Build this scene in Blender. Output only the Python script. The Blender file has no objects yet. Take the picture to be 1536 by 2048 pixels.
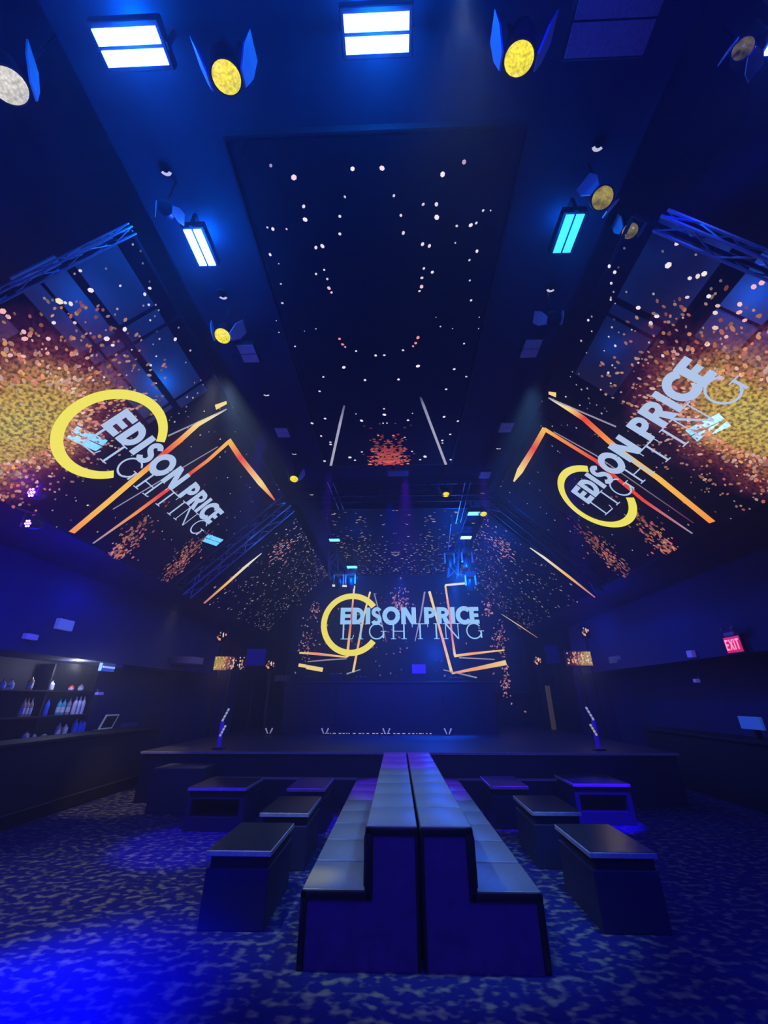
import bpy, bmesh, math, random
import numpy as np
from mathutils import Vector, Matrix
random.seed(7)
rad = math.radians
SC = bpy.context.scene
COL = SC.collection

# ------------------------------------------------------------------ camera
F = 790.0; VX, VY = 795.0, 1395.0
PT = math.atan((VY-1024)/F); YW = math.atan((VX-768)*math.cos(PT)/F)
CAM = np.array([0.13, 0.0, 1.7])
cd = bpy.data.cameras.new('camera'); cd.sensor_fit = 'HORIZONTAL'; cd.sensor_width = 36
cd.lens = F/1536*36; cd.clip_start = .02; cd.clip_end = 100
cam = bpy.data.objects.new('camera', cd); COL.objects.link(cam)
cam.location = CAM; cam.rotation_euler = (math.pi/2+PT, 0, YW); SC.camera = cam
SC.view_settings.view_transform = 'Standard'; SC.view_settings.look = 'None'
SC.view_settings.exposure = 0; SC.view_settings.gamma = 1; SC.view_settings.use_curve_mapping = False
cy = SC.cycles
cy.max_bounces = 6; cy.diffuse_bounces = 2; cy.glossy_bounces = 3; cy.transparent_max_bounces = 8
cy.volume_bounces = 0; cy.transmission_bounces = 3
cy.use_adaptive_sampling = True; cy.adaptive_threshold = .01; cy.use_denoising = True; cy.sample_clamp_indirect = 3; cy.sample_clamp_direct = 0
cy.caustics_reflective = False; cy.caustics_refractive = False
# ------------------------------------------------------------------ world
W = bpy.data.worlds.new('world'); SC.world = W; W.use_nodes = True
W.node_tree.nodes['Background'].inputs[0].default_value = (0, 0, 0, 1)
_v = W.node_tree.nodes.new('ShaderNodeVolumeScatter'); _v.inputs['Density'].default_value = .02; _v.inputs['Anisotropy'].default_value = .65   # club haze in the air
W.node_tree.links.new(_v.outputs[0], [n for n in W.node_tree.nodes if n.type == 'OUTPUT_WORLD'][0].inputs['Volume'])
# ------------------------------------------------------------------ lamps
def spot(name, loc, to, energy, color, angle=40, blend=.6, size=.08):
    l = bpy.data.lights.new(name, 'SPOT'); l.energy = energy; l.color = color
    l.spot_size = rad(angle); l.spot_blend = blend; l.shadow_soft_size = size
    o = bpy.data.objects.new(name, l); COL.objects.link(o); o.location = loc
    o.rotation_euler = (Vector(to)-Vector(loc)).to_track_quat('-Z', 'Y').to_euler(); return o
def point(name, loc, energy, color, size=.1):
    l = bpy.data.lights.new(name, 'POINT'); l.energy = energy; l.color = color; l.shadow_soft_size = size
    o = bpy.data.objects.new(name, l); COL.objects.link(o); o.location = loc; return o
spot('blue_floor_wash', (-3.6, 1.0, 1.9), (-2.6, 2.55, 0), 13000, (0, 0, 1), 46, .95)
spot('blue_right_floor_wash', (4.2, 1.4, 3.2), (3.4, 3.6, 0), 260, (0, 0, 1), 80, 1)
spot('blue_room_fill', (-1.5, -.8, 5.6), (-1, 6, 0), 420, (0, .005, 1), 110, 1)  # unseen blue lamps added behind the camera to lift the whole room
spot('blue_room_fill', (1.5, -.8, 5.6), (1, 6, 1), 380, (0, .005, 1), 110, 1)
spot('violet_bench_wash', (.6, -.8, 3.6), (.25, 3.8, .5), 170, (.16, .0, 1), 34, .9)
spot('blue_table_wash', (2.7, 5.0, 5.0), (3.15, 7.3, .35), 8000, (.03, .0, 1), 12, .4)
spot('blue_table_wash', (1.9, 6.9, 5.9), (1.85, 7.5, .45), 4500, (.1, .0, 1), 13, .4)
spot('blue_table_wash', (-1.2, 6.9, 5.9), (-1.25, 7.2, .45), 3500, (.08, .0, 1), 13, .4)
spot('violet_far_wash', (.35, 7.3, 5.9), (.3, 7.35, .6), 2400, (.12, .0, 1), 23, .3)
spot('violet_left_wash', (-2.0, 5.2, 5.6), (-2.6, 6.3, 0), 2200, (.04, .0, 1), 20, .6)
spot('warm_aisle_spot', (-4.4, 8.0, 3.5), (-4.75, 8.5, 0), 240, (1, .8, .35), 40, .6)
spot('carpet_soft_spot', (-2.2, 3.9, 5.6), (-3.0, 4.9, 0), 520, (.85, .9, 1), 40, .9)
spot('carpet_front_spot', (.6, .9, 5.7), (.5, 2.9, 0), 50, (.45, .7, 1), 52, 1)
spot('bench_left_spot', (-2.1, 3.85, 5.5), (-.1, 5.0, .5), 620, (.42, .66, 1), 40, .6)
spot('bench_yellow_spot', (-2.1, 3.7, 5.6), (-.53, 4.0, .43), 900, (1, .85, .05), 4.5, .6)
spot('bench_right_spot', (2.0, 4.0, 5.5), (.7, 5.0, .5), 700, (.14, .42, 1), 38, .6)
point('violet_wash_glow', (-4.3, 4.12, 4.0), 18, (.2, .0, 1), .04)
spot('dj_beam', (2.3, 13.9, 5.7), (1.2, 11.9, .9), 3600, (.0, .12, 1), 26, .9)
spot('dj_beam', (.3, 14.3, 5.9), (.2, 11.5, .9), 900, (.0, .08, 1), 50, 1)
point('stage_mist_fill', (2.05, 11.5, 5.0), 260, (.0, .1, 1), .1)
point('stage_mist_fill', (1.3, 13.2, 3.0), 150, (.0, .07, 1), .3)  # unseen lamp without a fixture, added to light the mist over the stage
point('stage_mist_fill', (-1.2, 11.9, 5.0), 60, (.0, .1, 1), .1)
spot('dj_wash', (0, 8.4, 5.9), (.3, 12.5, 1.6), 2600, (.0, .01, 1), 60, 1)
spot('haze_beam', (4.4, 1.0, 6.2), (1.2, 3.4, 5.2), 2600, (.0, .01, 1), 13, .7)
point('left_wall_wash', (-4.6, 5.6, 3.0), 70, (.0, .012, 1), .3)
point('right_wall_wash', (4.6, 8.8, 3.1), 40, (.0, .03, 1), .3)
point('bar_bottle_fill', (-6.3, 8.3, 2.3), 22, (.75, .8, 1), .05)  # unseen point lamp added to brighten the bottles
for (_x, _y), _e in (((-1.77, 1.10), 1), ((.05, 1.08), 1.3), ((-1.89, 2.53), 1), ((1.94, 2.51), .35)):
    point('strobe_halo_fill', (_x, _y, 6.2), 40*_e, (.0, .15, 1), .05)  # unseen points added at each strobe to imitate the bloom around it
    point('strobe_halo_fill', (_x, _y, 5.8), 32*_e, (.0, .13, 1), .15)

# ------------------------------------------------------------------ pixel helpers (find where things stand)
def ray(px, py):
    x = (px-768)/F; y = (1024-py)/F; c, s = math.cos(PT), math.sin(PT)
    fw = c-s*y; up = s+c*y; cw, sw = math.cos(YW), math.sin(YW)
    return np.array([x*cw-fw*sw, fw*cw+x*sw, up])
def onz(px, py, z): d = ray(px, py); return CAM+d*(z-CAM[2])/d[2]
def ony(px, py, y): d = ray(px, py); return CAM+d*(y-CAM[1])/d[1]
def onx(px, py, x): d = ray(px, py); return CAM+d*(x-CAM[0])/d[0]
R2 = math.sqrt(2)
def onslope(px, py, s):
    d = ray(px, py); t = (8.5-s*CAM[0]-CAM[2])/(s*d[0]+d[2]); return CAM+d*t

# ------------------------------------------------------------------ materials
def mat(name, color=(.5, .5, .5), rough=.6, metal=0, emit=None, strength=0, bump=0, bscale=60, vary=0, spec=.5, coat=0):
    m = bpy.data.materials.new(name); m.use_nodes = True; nt = m.node_tree; b = nt.nodes['Principled BSDF']
    b.inputs['Base Color'].default_value = (*color, 1); b.inputs['Roughness'].default_value = rough
    b.inputs['Metallic'].default_value = metal; b.inputs['Specular IOR Level'].default_value = spec
    b.inputs['Coat Weight'].default_value = coat
    if emit: b.inputs['Emission Color'].default_value = (*emit, 1); b.inputs['Emission Strength'].default_value = strength
    if bump or vary:
        tc = nt.nodes.new('ShaderNodeTexCoord'); n = nt.nodes.new('ShaderNodeTexNoise'); n.inputs['Scale'].default_value = bscale
        n.inputs['Detail'].default_value = 4
        nt.links.new(tc.outputs['Object'], n.inputs['Vector'])
        if bump:
            bp = nt.nodes.new('ShaderNodeBump'); bp.inputs['Strength'].default_value = bump; bp.inputs['Distance'].default_value = .01
            nt.links.new(n.outputs['Fac'], bp.inputs['Height']); nt.links.new(bp.outputs[0], b.inputs['Normal'])
        if vary:
            mx = nt.nodes.new('ShaderNodeMix'); mx.data_type = 'RGBA'
            mx.inputs[6].default_value = (*[c*(1-vary) for c in color], 1); mx.inputs[7].default_value = (*[min(1, c*(1+vary)) for c in color], 1)
            nt.links.new(n.outputs['Fac'], mx.inputs[0]); nt.links.new(mx.outputs[2], b.inputs['Base Color'])
    return m
BLK = mat('black_paint', (.009, .009, .012), .7, vary=.3, bscale=8)
CEILM = mat('dark_ceiling_paint', (.02, .025, .06), .9, vary=.3, bscale=3)
WALLM = mat('dark_wall_paint', (.03, .035, .12), .8, vary=.25, bscale=2)
METAL = mat('black_metal', (.05, .05, .055), .4, .6, vary=.3, bscale=20)
YOKE = mat('grey_painted_metal', (.6, .62, .68), .45, .3, vary=.2, bscale=15)
ALU = mat('aluminium', (.55, .56, .6), .35, .8, vary=.2, bscale=30)
VINYL = mat('charcoal_vinyl', (.15, .17, .18), .36, bump=.25, bscale=45, vary=.25)
PIPING = mat('black_vinyl_piping', (.012, .012, .014), .35, vary=.3)
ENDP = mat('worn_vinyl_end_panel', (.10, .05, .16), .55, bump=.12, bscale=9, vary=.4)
TTOP = mat('black_laminate_top', (.012, .02, .028), .3, bump=.05, bscale=30, vary=.4, spec=.35)
TBODY = mat('black_laminate_body', (.02, .022, .06), .5, vary=.3, bscale=6)
TEDGE = mat('worn_edge_band', (.45, .44, .46), .3, vary=.5, bscale=25)
STAGEM = mat('black_stage_face', (.012, .014, .045), .55, vary=.3, bscale=5)
STAGET = mat('scuffed_stage_floor', (.03, .03, .06), .5, vary=.5, bscale=18, bump=.1)
STROBE = mat('strobe_tube_on', (.8, .9, 1), .4, emit=(.03, .08, 1), strength=36)
STROBE_C = mat('strobe_tube_cyan', (.1, .5, .6), .4, emit=(.06, .62, 1), strength=1.35)
STROBE_F = mat('strobe_far', (.1, .5, .6), .4, emit=(.12, .5, 1), strength=3)
PURP = mat('violet_led_on', (.4, .3, .8), .4, emit=(.2, .1, 1), strength=14)
def lensmat(name, c, k, dark):
    m = mat(name, (.05, .05, .04), .15); nt = m.node_tree; b = nt.nodes['Principled BSDF']
    tc = nt.nodes.new('ShaderNodeTexCoord'); v = nt.nodes.new('ShaderNodeTexVoronoi'); v.inputs['Scale'].default_value = 60
    n = nt.nodes.new('ShaderNodeTexNoise'); n.inputs['Scale'].default_value = 9
    mr = nt.nodes.new('ShaderNodeMapRange'); mr.inputs[1].default_value = .35; mr.inputs[2].default_value = .65
    mr.inputs[3].default_value = dark; mr.inputs[4].default_value = 1
    mu = nt.nodes.new('ShaderNodeMath'); mu.operation = 'MULTIPLY'; mu.inputs[1].default_value = k
    v2 = nt.nodes.new('ShaderNodeMapRange'); v2.inputs[3].default_value = 1.15; v2.inputs[4].default_value = .5
    m2 = nt.nodes.new('ShaderNodeMath'); m2.operation = 'MULTIPLY'
    L = nt.links
    L.new(tc.outputs['Object'], v.inputs['Vector']); L.new(tc.outputs['Object'], n.inputs['Vector'])
    L.new(n.outputs['Fac'], mr.inputs[0]); L.new(mr.outputs[0], mu.inputs[0]); L.new(v.outputs['Distance'], v2.inputs[0])
    L.new(mu.outputs[0], m2.inputs[0]); L.new(v2.outputs[0], m2.inputs[1]); L.new(m2.outputs[0], b.inputs['Emission Strength'])
    b.inputs['Emission Color'].default_value = (*c, 1); return m
LENS_Y = lensmat('yellow_lens_on', (1, .85, .02), 1.3, .75)
LENS_G = lensmat('gold_lens_dim', (.9, .72, .12), .55, .25)
LENS_W = lensmat('warm_white_lens_on', (1, .95, .8), .95, .7)
LENS_D = lensmat('dim_lens', (.4, .33, .16), .4, .05)
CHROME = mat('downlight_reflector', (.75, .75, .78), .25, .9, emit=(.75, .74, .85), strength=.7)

def glow_mat(name, k=1.0):           # what a display shows: colour attribute drives the emitted light
    m = bpy.data.materials.new(name); m.use_nodes = True; nt = m.node_tree; nt.nodes.clear()
    o = nt.nodes.new('ShaderNodeOutputMaterial'); e = nt.nodes.new('ShaderNodeEmission'); a = nt.nodes.new('ShaderNodeAttribute')
    a.attribute_name = 'Col'; e.inputs[1].default_value = k
    nt.links.new(a.outputs['Color'], e.inputs[0]); nt.links.new(e.outputs[0], o.inputs[0]); return m
GLOW = glow_mat('lit_pixels')

def led_panel_mat(name, centre, radii, through=.5, gain=1.0, base=(.0, .0, .004)):
    # a see-through LED mesh; UV = metres on the screen. Fire burst at centre, dying out with distance
    m = bpy.data.materials.new(name); m.use_nodes = True; nt = m.node_tree; nt.nodes.clear(); L = nt.links; N = nt.nodes.new
    out = N('ShaderNodeOutputMaterial'); uv = N('ShaderNodeUVMap'); uv.uv_map = 'UVMap'
    def math_(op, a, b=None):
        n = N('ShaderNodeMath'); n.operation = op
        for i, v in enumerate((a, b)):
            if v is None: continue
            if isinstance(v, (int, float)): n.inputs[i].default_value = v
            else: L.new(v, n.inputs[i])
        return n.outputs[0]
    sp = N('ShaderNodeSeparateXYZ'); L.new(uv.outputs[0], sp.inputs[0])
    du = math_('DIVIDE', math_('SUBTRACT', sp.outputs[0], centre[0]), radii[0])
    dv = math_('DIVIDE', math_('SUBTRACT', sp.outputs[1], centre[1]), radii[1])
    r = math_('SQRT', math_('ADD', math_('MULTIPLY', du, du), math_('MULTIPLY', dv, dv)))
    nz = N('ShaderNodeTexNoise'); nz.inputs['Scale'].default_value = 2.2; L.new(uv.outputs[0], nz.inputs['Vector'])
    r = math_('ADD', r, math_('MULTIPLY', math_('SUBTRACT', nz.outputs['Fac'], .5), .5))
    n2 = N('ShaderNodeTexNoise'); n2.inputs['Scale'].default_value = 26; n2.inputs['Detail'].default_value = 3; L.new(uv.outputs[0], n2.inputs['Vector'])
    tex = N('ShaderNodeMapRange'); tex.inputs[1].default_value = .38; tex.inputs[2].default_value = .6; L.new(n2.outputs['Fac'], tex.inputs[0])
    cr = N('ShaderNodeValToRGB'); e = cr.color_ramp.elements
    e[0].position = 0; e[0].color = (.66, .52, .12, 1); e[1].position = 1; e[1].color = (0, 0, 0, 1)
    for p, c in ((.3, (.68, .44, .09, 1)), (.46, (.42, .17, .06, 1)), (.66, (.16, .03, .035, 1)), (.85, (.03, .004, .02, 1))):
        x = e.new(p); x.color = c
    L.new(r, cr.inputs[0])
    # texture contrast grows outwards
    tf = math_('ADD', math_('MULTIPLY', tex.outputs[0], .8), .25)
    em = N('ShaderNodeEmission'); em.inputs[1].default_value = gain
    mul = N('ShaderNodeMix'); mul.data_type = 'RGBA'; mul.blend_type = 'MULTIPLY'; mul.inputs[0].default_value = 1
    cc = N('ShaderNodeCombineColor')
    for i in range(3): L.new(tf, cc.inputs[i])
    L.new(cr.outputs[0], mul.inputs[6]); L.new(cc.outputs[0], mul.inputs[7])
    ad = N('ShaderNodeMix'); ad.data_type = 'RGBA'; ad.blend_type = 'ADD'; ad.inputs[0].default_value = 1; ad.inputs[7].default_value = (*base, 1)
    L.new(mul.outputs[2], ad.inputs[6]); L.new(ad.outputs[2], em.inputs[0])
    tr = N('ShaderNodeBsdfTransparent'); df = N('ShaderNodeBsdfPrincipled'); df.inputs['Base Color'].default_value = (.003, .003, .004, 1); df.inputs['Roughness'].default_value = .6; df.inputs['Specular IOR Level'].default_value = .12
    mx = N('ShaderNodeMixShader'); mx.inputs[0].default_value = through; L.new(df.outputs[0], mx.inputs[1]); L.new(tr.outputs[0], mx.inputs[2])
    a2 = N('ShaderNodeAddShader'); L.new(mx.outputs[0], a2.inputs[0]); L.new(em.outputs[0], a2.inputs[1]); L.new(a2.outputs[0], out.inputs[0])
    return m

# ------------------------------------------------------------------ mesh helpers
def box(bm, x0, x1, y0, y1, z0, z1, M=None, bev=0, seg=2):
    b = bmesh.new() if bev else bm
    vs = [b.verts.new((x, y, z)) for x in (x0, x1) for y in (y0, y1) for z in (z0, z1)]
    for f in ((0, 1, 3, 2), (4, 6, 7, 5), (0, 4, 5, 1), (2, 3, 7, 6), (0, 2, 6, 4), (1, 5, 7, 3)): b.faces.new([vs[i] for i in f])
    if bev:
        bmesh.ops.bevel(b, geom=b.edges[:], offset=bev, segments=seg, affect='EDGES', profile=.5)
        mp = {v: bm.verts.new(v.co) for v in b.verts}
        new = list(mp.values())
        for f in b.faces: bm.faces.new([mp[v] for v in f.verts])
        b.free(); vs = new
    if M is not None:
        for v in vs: v.co = M @ v.co
    return vs
def tube(bm, a, b, r0, r1=None, n=10, cap=True):
    a = Vector(a); b = Vector(b); r1 = r0 if r1 is None else r1
    q = (b-a).to_track_quat('Z', 'Y'); A = []; B = []
    for i in range(n):
        t = 2*math.pi*i/n; d = q @ Vector((math.cos(t), math.sin(t), 0))
        A.append(bm.verts.new(a+d*r0)); B.append(bm.verts.new(b+d*r1))
    for i in range(n): bm.faces.new((A[i], A[(i+1) % n], B[(i+1) % n], B[i]))
    if cap: bm.faces.new(A[::-1]); bm.faces.new(B)
def lathe(bm, prof, n=20, M=None):
    rings = []
    for r, z in prof:
        rings.append([bm.verts.new((r*math.cos(2*math.pi*i/n), r*math.sin(2*math.pi*i/n), z)) for i in range(n)])
    for a, b in zip(rings, rings[1:]):
        for i in range(n): bm.faces.new((a[i], a[(i+1) % n], b[(i+1) % n], b[i]))
    if prof[0][0] > 1e-4: bm.faces.new(rings[0][::-1])
    if prof[-1][0] > 1e-4: bm.faces.new(rings[-1])
    if M is not None:
        for R in rings:
            for v in R: v.co = M @ v.co
def prism(bm, pts, axis_lo, axis_hi, fn):
    A = [bm.verts.new(fn(p, axis_lo)) for p in pts]; B = [bm.verts.new(fn(p, axis_hi)) for p in pts]; n = len(pts)
    for i in range(n): bm.faces.new((A[i], A[(i+1) % n], B[(i+1) % n], B[i]))
    bm.faces.new(A[::-1]); bm.faces.new(B)
def obj(name, bm, m, parent=None, smooth=False, label=None):
    bmesh.ops.recalc_face_normals(bm, faces=bm.faces[:])
    me = bpy.data.meshes.new(name); bm.to_mesh(me); bm.free(); me.materials.append(m)
    if smooth:
        me.shade_smooth()
        try: me.set_sharp_from_angle(angle=rad(40))
        except Exception: pass
    o = bpy.data.objects.new(name, me); COL.objects.link(o)
    if parent is not None: o.parent = parent
    if label: o['label'] = label
    return o
def thing(name, label, cat, loc=(0, 0, 0), group=None, rot=None):
    o = bpy.data.objects.new(name, None); o.empty_display_size = .1; COL.objects.link(o); o.location = loc
    if rot is not None: o.rotation_euler = rot
    o['label'] = label; o['category'] = cat
    if group: o['group'] = group
    return o
def tag(o, label, cat, group=None, kind=None):
    o['label'] = label; o['category'] = cat
    if group: o['group'] = group
    if kind: o['kind'] = kind
    return o
def struct(name, bm, m, label=None):
    o = obj(name, bm, m); o['kind'] = 'structure'
    if label: o['label'] = label
    return o
def simple(fn):
    bm = bmesh.new(); fn(bm); return bm
def dup(root, loc, label, rot=None):
    r = root.copy(); COL.objects.link(r); r.location = loc; r['label'] = label
    if rot is not None: r.rotation_euler = rot
    for ch in list(root.children):
        c = ch.copy(); COL.objects.link(c); c.parent = r
        for g in ch.children:
            d = g.copy(); COL.objects.link(d); d.parent = c
    return r

# ================================================================== STRUCTURE
# carpet
m = mat('fleck_patterned_carpet', (.05, .05, .06), .95); nt = m.node_tree; b = nt.nodes['Principled BSDF']
tc = nt.nodes.new('ShaderNodeTexCoord'); mp = nt.nodes.new('ShaderNodeMapping'); mp.inputs['Scale'].default_value = (10, 14, 1)
nd = nt.nodes.new('ShaderNodeTexNoise'); nd.inputs['Scale'].default_value = 1.4; nd.inputs['Detail'].default_value = 2
n1 = nt.nodes.new('ShaderNodeTexNoise'); n1.inputs['Scale'].default_value = 1.0; n1.inputs['Detail'].default_value = 1.5; n1.inputs['Distortion'].default_value = .0
c1 = nt.nodes.new('ShaderNodeValToRGB'); e = c1.color_ramp.elements
e[0].position = .5; e[0].color = (.012, .014, .13, 1); e[1].position = .72; e[1].color = (.25, .24, .16, 1)
n3 = nt.nodes.new('ShaderNodeTexNoise'); n3.inputs['Scale'].default_value = 3.; mx = nt.nodes.new('ShaderNodeMix'); mx.data_type = 'RGBA'; mx.blend_type = 'MULTIPLY'
mx.inputs[0].default_value = .3
L = nt.links
L.new(tc.outputs['Object'], mp.inputs['Vector']); L.new(mp.outputs[0], n1.inputs['Vector']); L.new(n1.outputs['Fac'], c1.inputs[0])
L.new(tc.outputs['Object'], n3.inputs['Vector']); L.new(c1.outputs[0], mx.inputs[6]); L.new(n3.outputs['Color'], mx.inputs[7]); L.new(mx.outputs[2], b.inputs['Base Color'])
bp = nt.nodes.new('ShaderNodeBump'); bp.inputs['Strength'].default_value = .5; bp.inputs['Distance'].default_value = .01
nf = nt.nodes.new('ShaderNodeTexNoise'); nf.inputs['Scale'].default_value = 160; L.new(tc.outputs['Object'], nf.inputs['Vector'])
L.new(nf.outputs['Fac'], bp.inputs['Height']); L.new(bp.outputs[0], b.inputs['Normal'])
b.inputs['Specular IOR Level'].default_value = .15
CARPET = m
struct('floor', simple(lambda q: box(q, -7.2, 7.2, -1, 15.4, -.1, 0)), CARPET, 'dark club carpet with pale flecks')
struct('ceiling', simple(lambda q: box(q, -3.6, 3.6, -1, 15.4, 6.95, 7.05)), CEILM)
struct('ceiling_lower', simple(lambda q: box(q, -2.42, 2.42, -1, 15.0, 6.3, 6.4)), CEILM)
for s, nm in ((-1, 'left'), (1, 'right')):
    bm = bmesh.new()
    prism(bm, [(3.6, 7.0), (7.2, 3.95), (7.2, 4.1), (3.6, 7.1)], -1, 15.4, lambda p, a, s=s: (s*p[0], a, p[1]))
    struct('ceiling_slope_%s' % nm, bm, CEILM)
    struct('wall_%s' % nm, simple(lambda q: box(q, s*7.0, s*7.2, -1, 15.4, 0, 4.3)), WALLM)
    struct('wall_upper_%s' % nm, simple(lambda q: box(q, s*6.0, s*6.98, -1, 14.2, 2.37, 3.86)), WALLM)
    struct('trim_%s' % nm, simple(lambda q: box(q, s*5.94, s*6.0, -1, 14.2, 2.37, 2.6)), WALLM)
    struct('ceiling_soffit_%s' % nm, simple(lambda q: box(q, s*4.68, s*6.98, -1, 15.4, 3.87, 3.93)), CEILM)
struct('wall_back', simple(lambda q: box(q, -7.2, 7.2, 15.4, 15.5, 0, 7.0)), BLK)
struct('wall_back_side_left', simple(lambda q: box(q, -7.0, -5.25, 14.2, 14.3, 0, 2.5)), WALLM)
struct('wall_back_side_right', simple(lambda q: box(q, 5.95, 7.0, 14.2, 14.3, 0, 2.5)), WALLM)
# stage platform with scuffed edge
stage = struct('floor_stage', simple(lambda q: box(q, -4.6, 5.1, 8.42, 15.3, .0, .76)), STAGEM, 'black raised stage platform')
struct('floor_stage_top', simple(lambda q: box(q, -4.62, 5.12, 8.36, 15.3, .76, .8)), STAGET, 'scuffed dark stage deck')
struct('trim_stage', simple(lambda q: box(q, -4.62, 5.12, 8.335, 8.36, .765, .8)), TEDGE, 'worn metal nosing of the stage')
struct('floor_ledge', simple(lambda q: box(q, -3.4, 3.9, 8.2, 8.33, 0, .4)), STAGEM)
struct('trim_ledge', simple(lambda q: box(q, -3.4, 3.9, 8.19, 8.34, .4, .415)), TEDGE)

# ================================================================== LED SCREENS
class Art:
    def __init__(s, to3, to2): s.to3 = to3; s.to2 = to2; s.reset()
    def reset(s): s.bm = bmesh.new(); s.cl = s.bm.loops.layers.float_color.new('Col')
    def poly(s, pts, cols):
        vs = [s.bm.verts.new(s.to3(*p)) for p in pts]; f = s.bm.faces.new(vs)
        for l, c in zip(f.loops, cols if isinstance(cols[0], (tuple, list)) else [cols]*len(pts)): l[s.cl] = (*c, 1)
    def stroke(s, P, Wd, Cs):
        P = [np.array(p, float) for p in P]; n = len(P); ed = []
        for i in range(n):
            d = (P[min(i+1, n-1)]-P[max(i-1, 0)]); d = d/np.linalg.norm(d); nn = np.array([-d[1], d[0]])*Wd[i]/2
            ed.append((P[i]+nn, P[i]-nn))
        for i in range(n-1): s.poly([ed[i][0], ed[i+1][0], ed[i+1][1], ed[i][1]], [Cs[i], Cs[i+1], Cs[i+1], Cs[i]])
    def pstroke(s, px, Wd, Cs): s.stroke([s.to2(*p) for p in px], Wd, Cs)
    def dot(s, p, r, c, el=1, an=0):
        n = 6; ca, sa = math.cos(an), math.sin(an); pts = []
        for i in range(n):
            t = 2*math.pi*i/n; x = r*el*math.cos(t); y = r*math.sin(t); pts.append((p[0]+x*ca-y*sa, p[1]+x*sa+y*ca))
        s.poly(pts, c)
    def make(s, name, parent, label=None):
        me = bpy.data.meshes.new(name); s.bm.to_mesh(me); s.bm.free(); me.materials.append(GLOW)
        o = bpy.data.objects.new(name, me); COL.objects.link(o); o.parent = parent
        if label: o['label'] = label
        s.reset(); return o
EPS = [.006]
def slope3(s):
    return lambda u, v: Vector((s*(2.5+v/R2)-s*EPS[0]/R2, u, 6-v/R2-EPS[0]/R2))
def slope2(s):
    def f(px, py): P = onslope(px, py, s); return (P[1], (6-P[2])*R2)
    return f
ceil3 = lambda u, v: Vector((u, v, 6-EPS[0]))
def ceil2(px, py): P = onz(px, py, 6); return (P[0], P[1])
YS = 15.0
stg3 = lambda u, v: Vector((u, YS-EPS[0], v))
def stg2(px, py): P = ony(px, py, YS); return (P[0], P[2])

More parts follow.
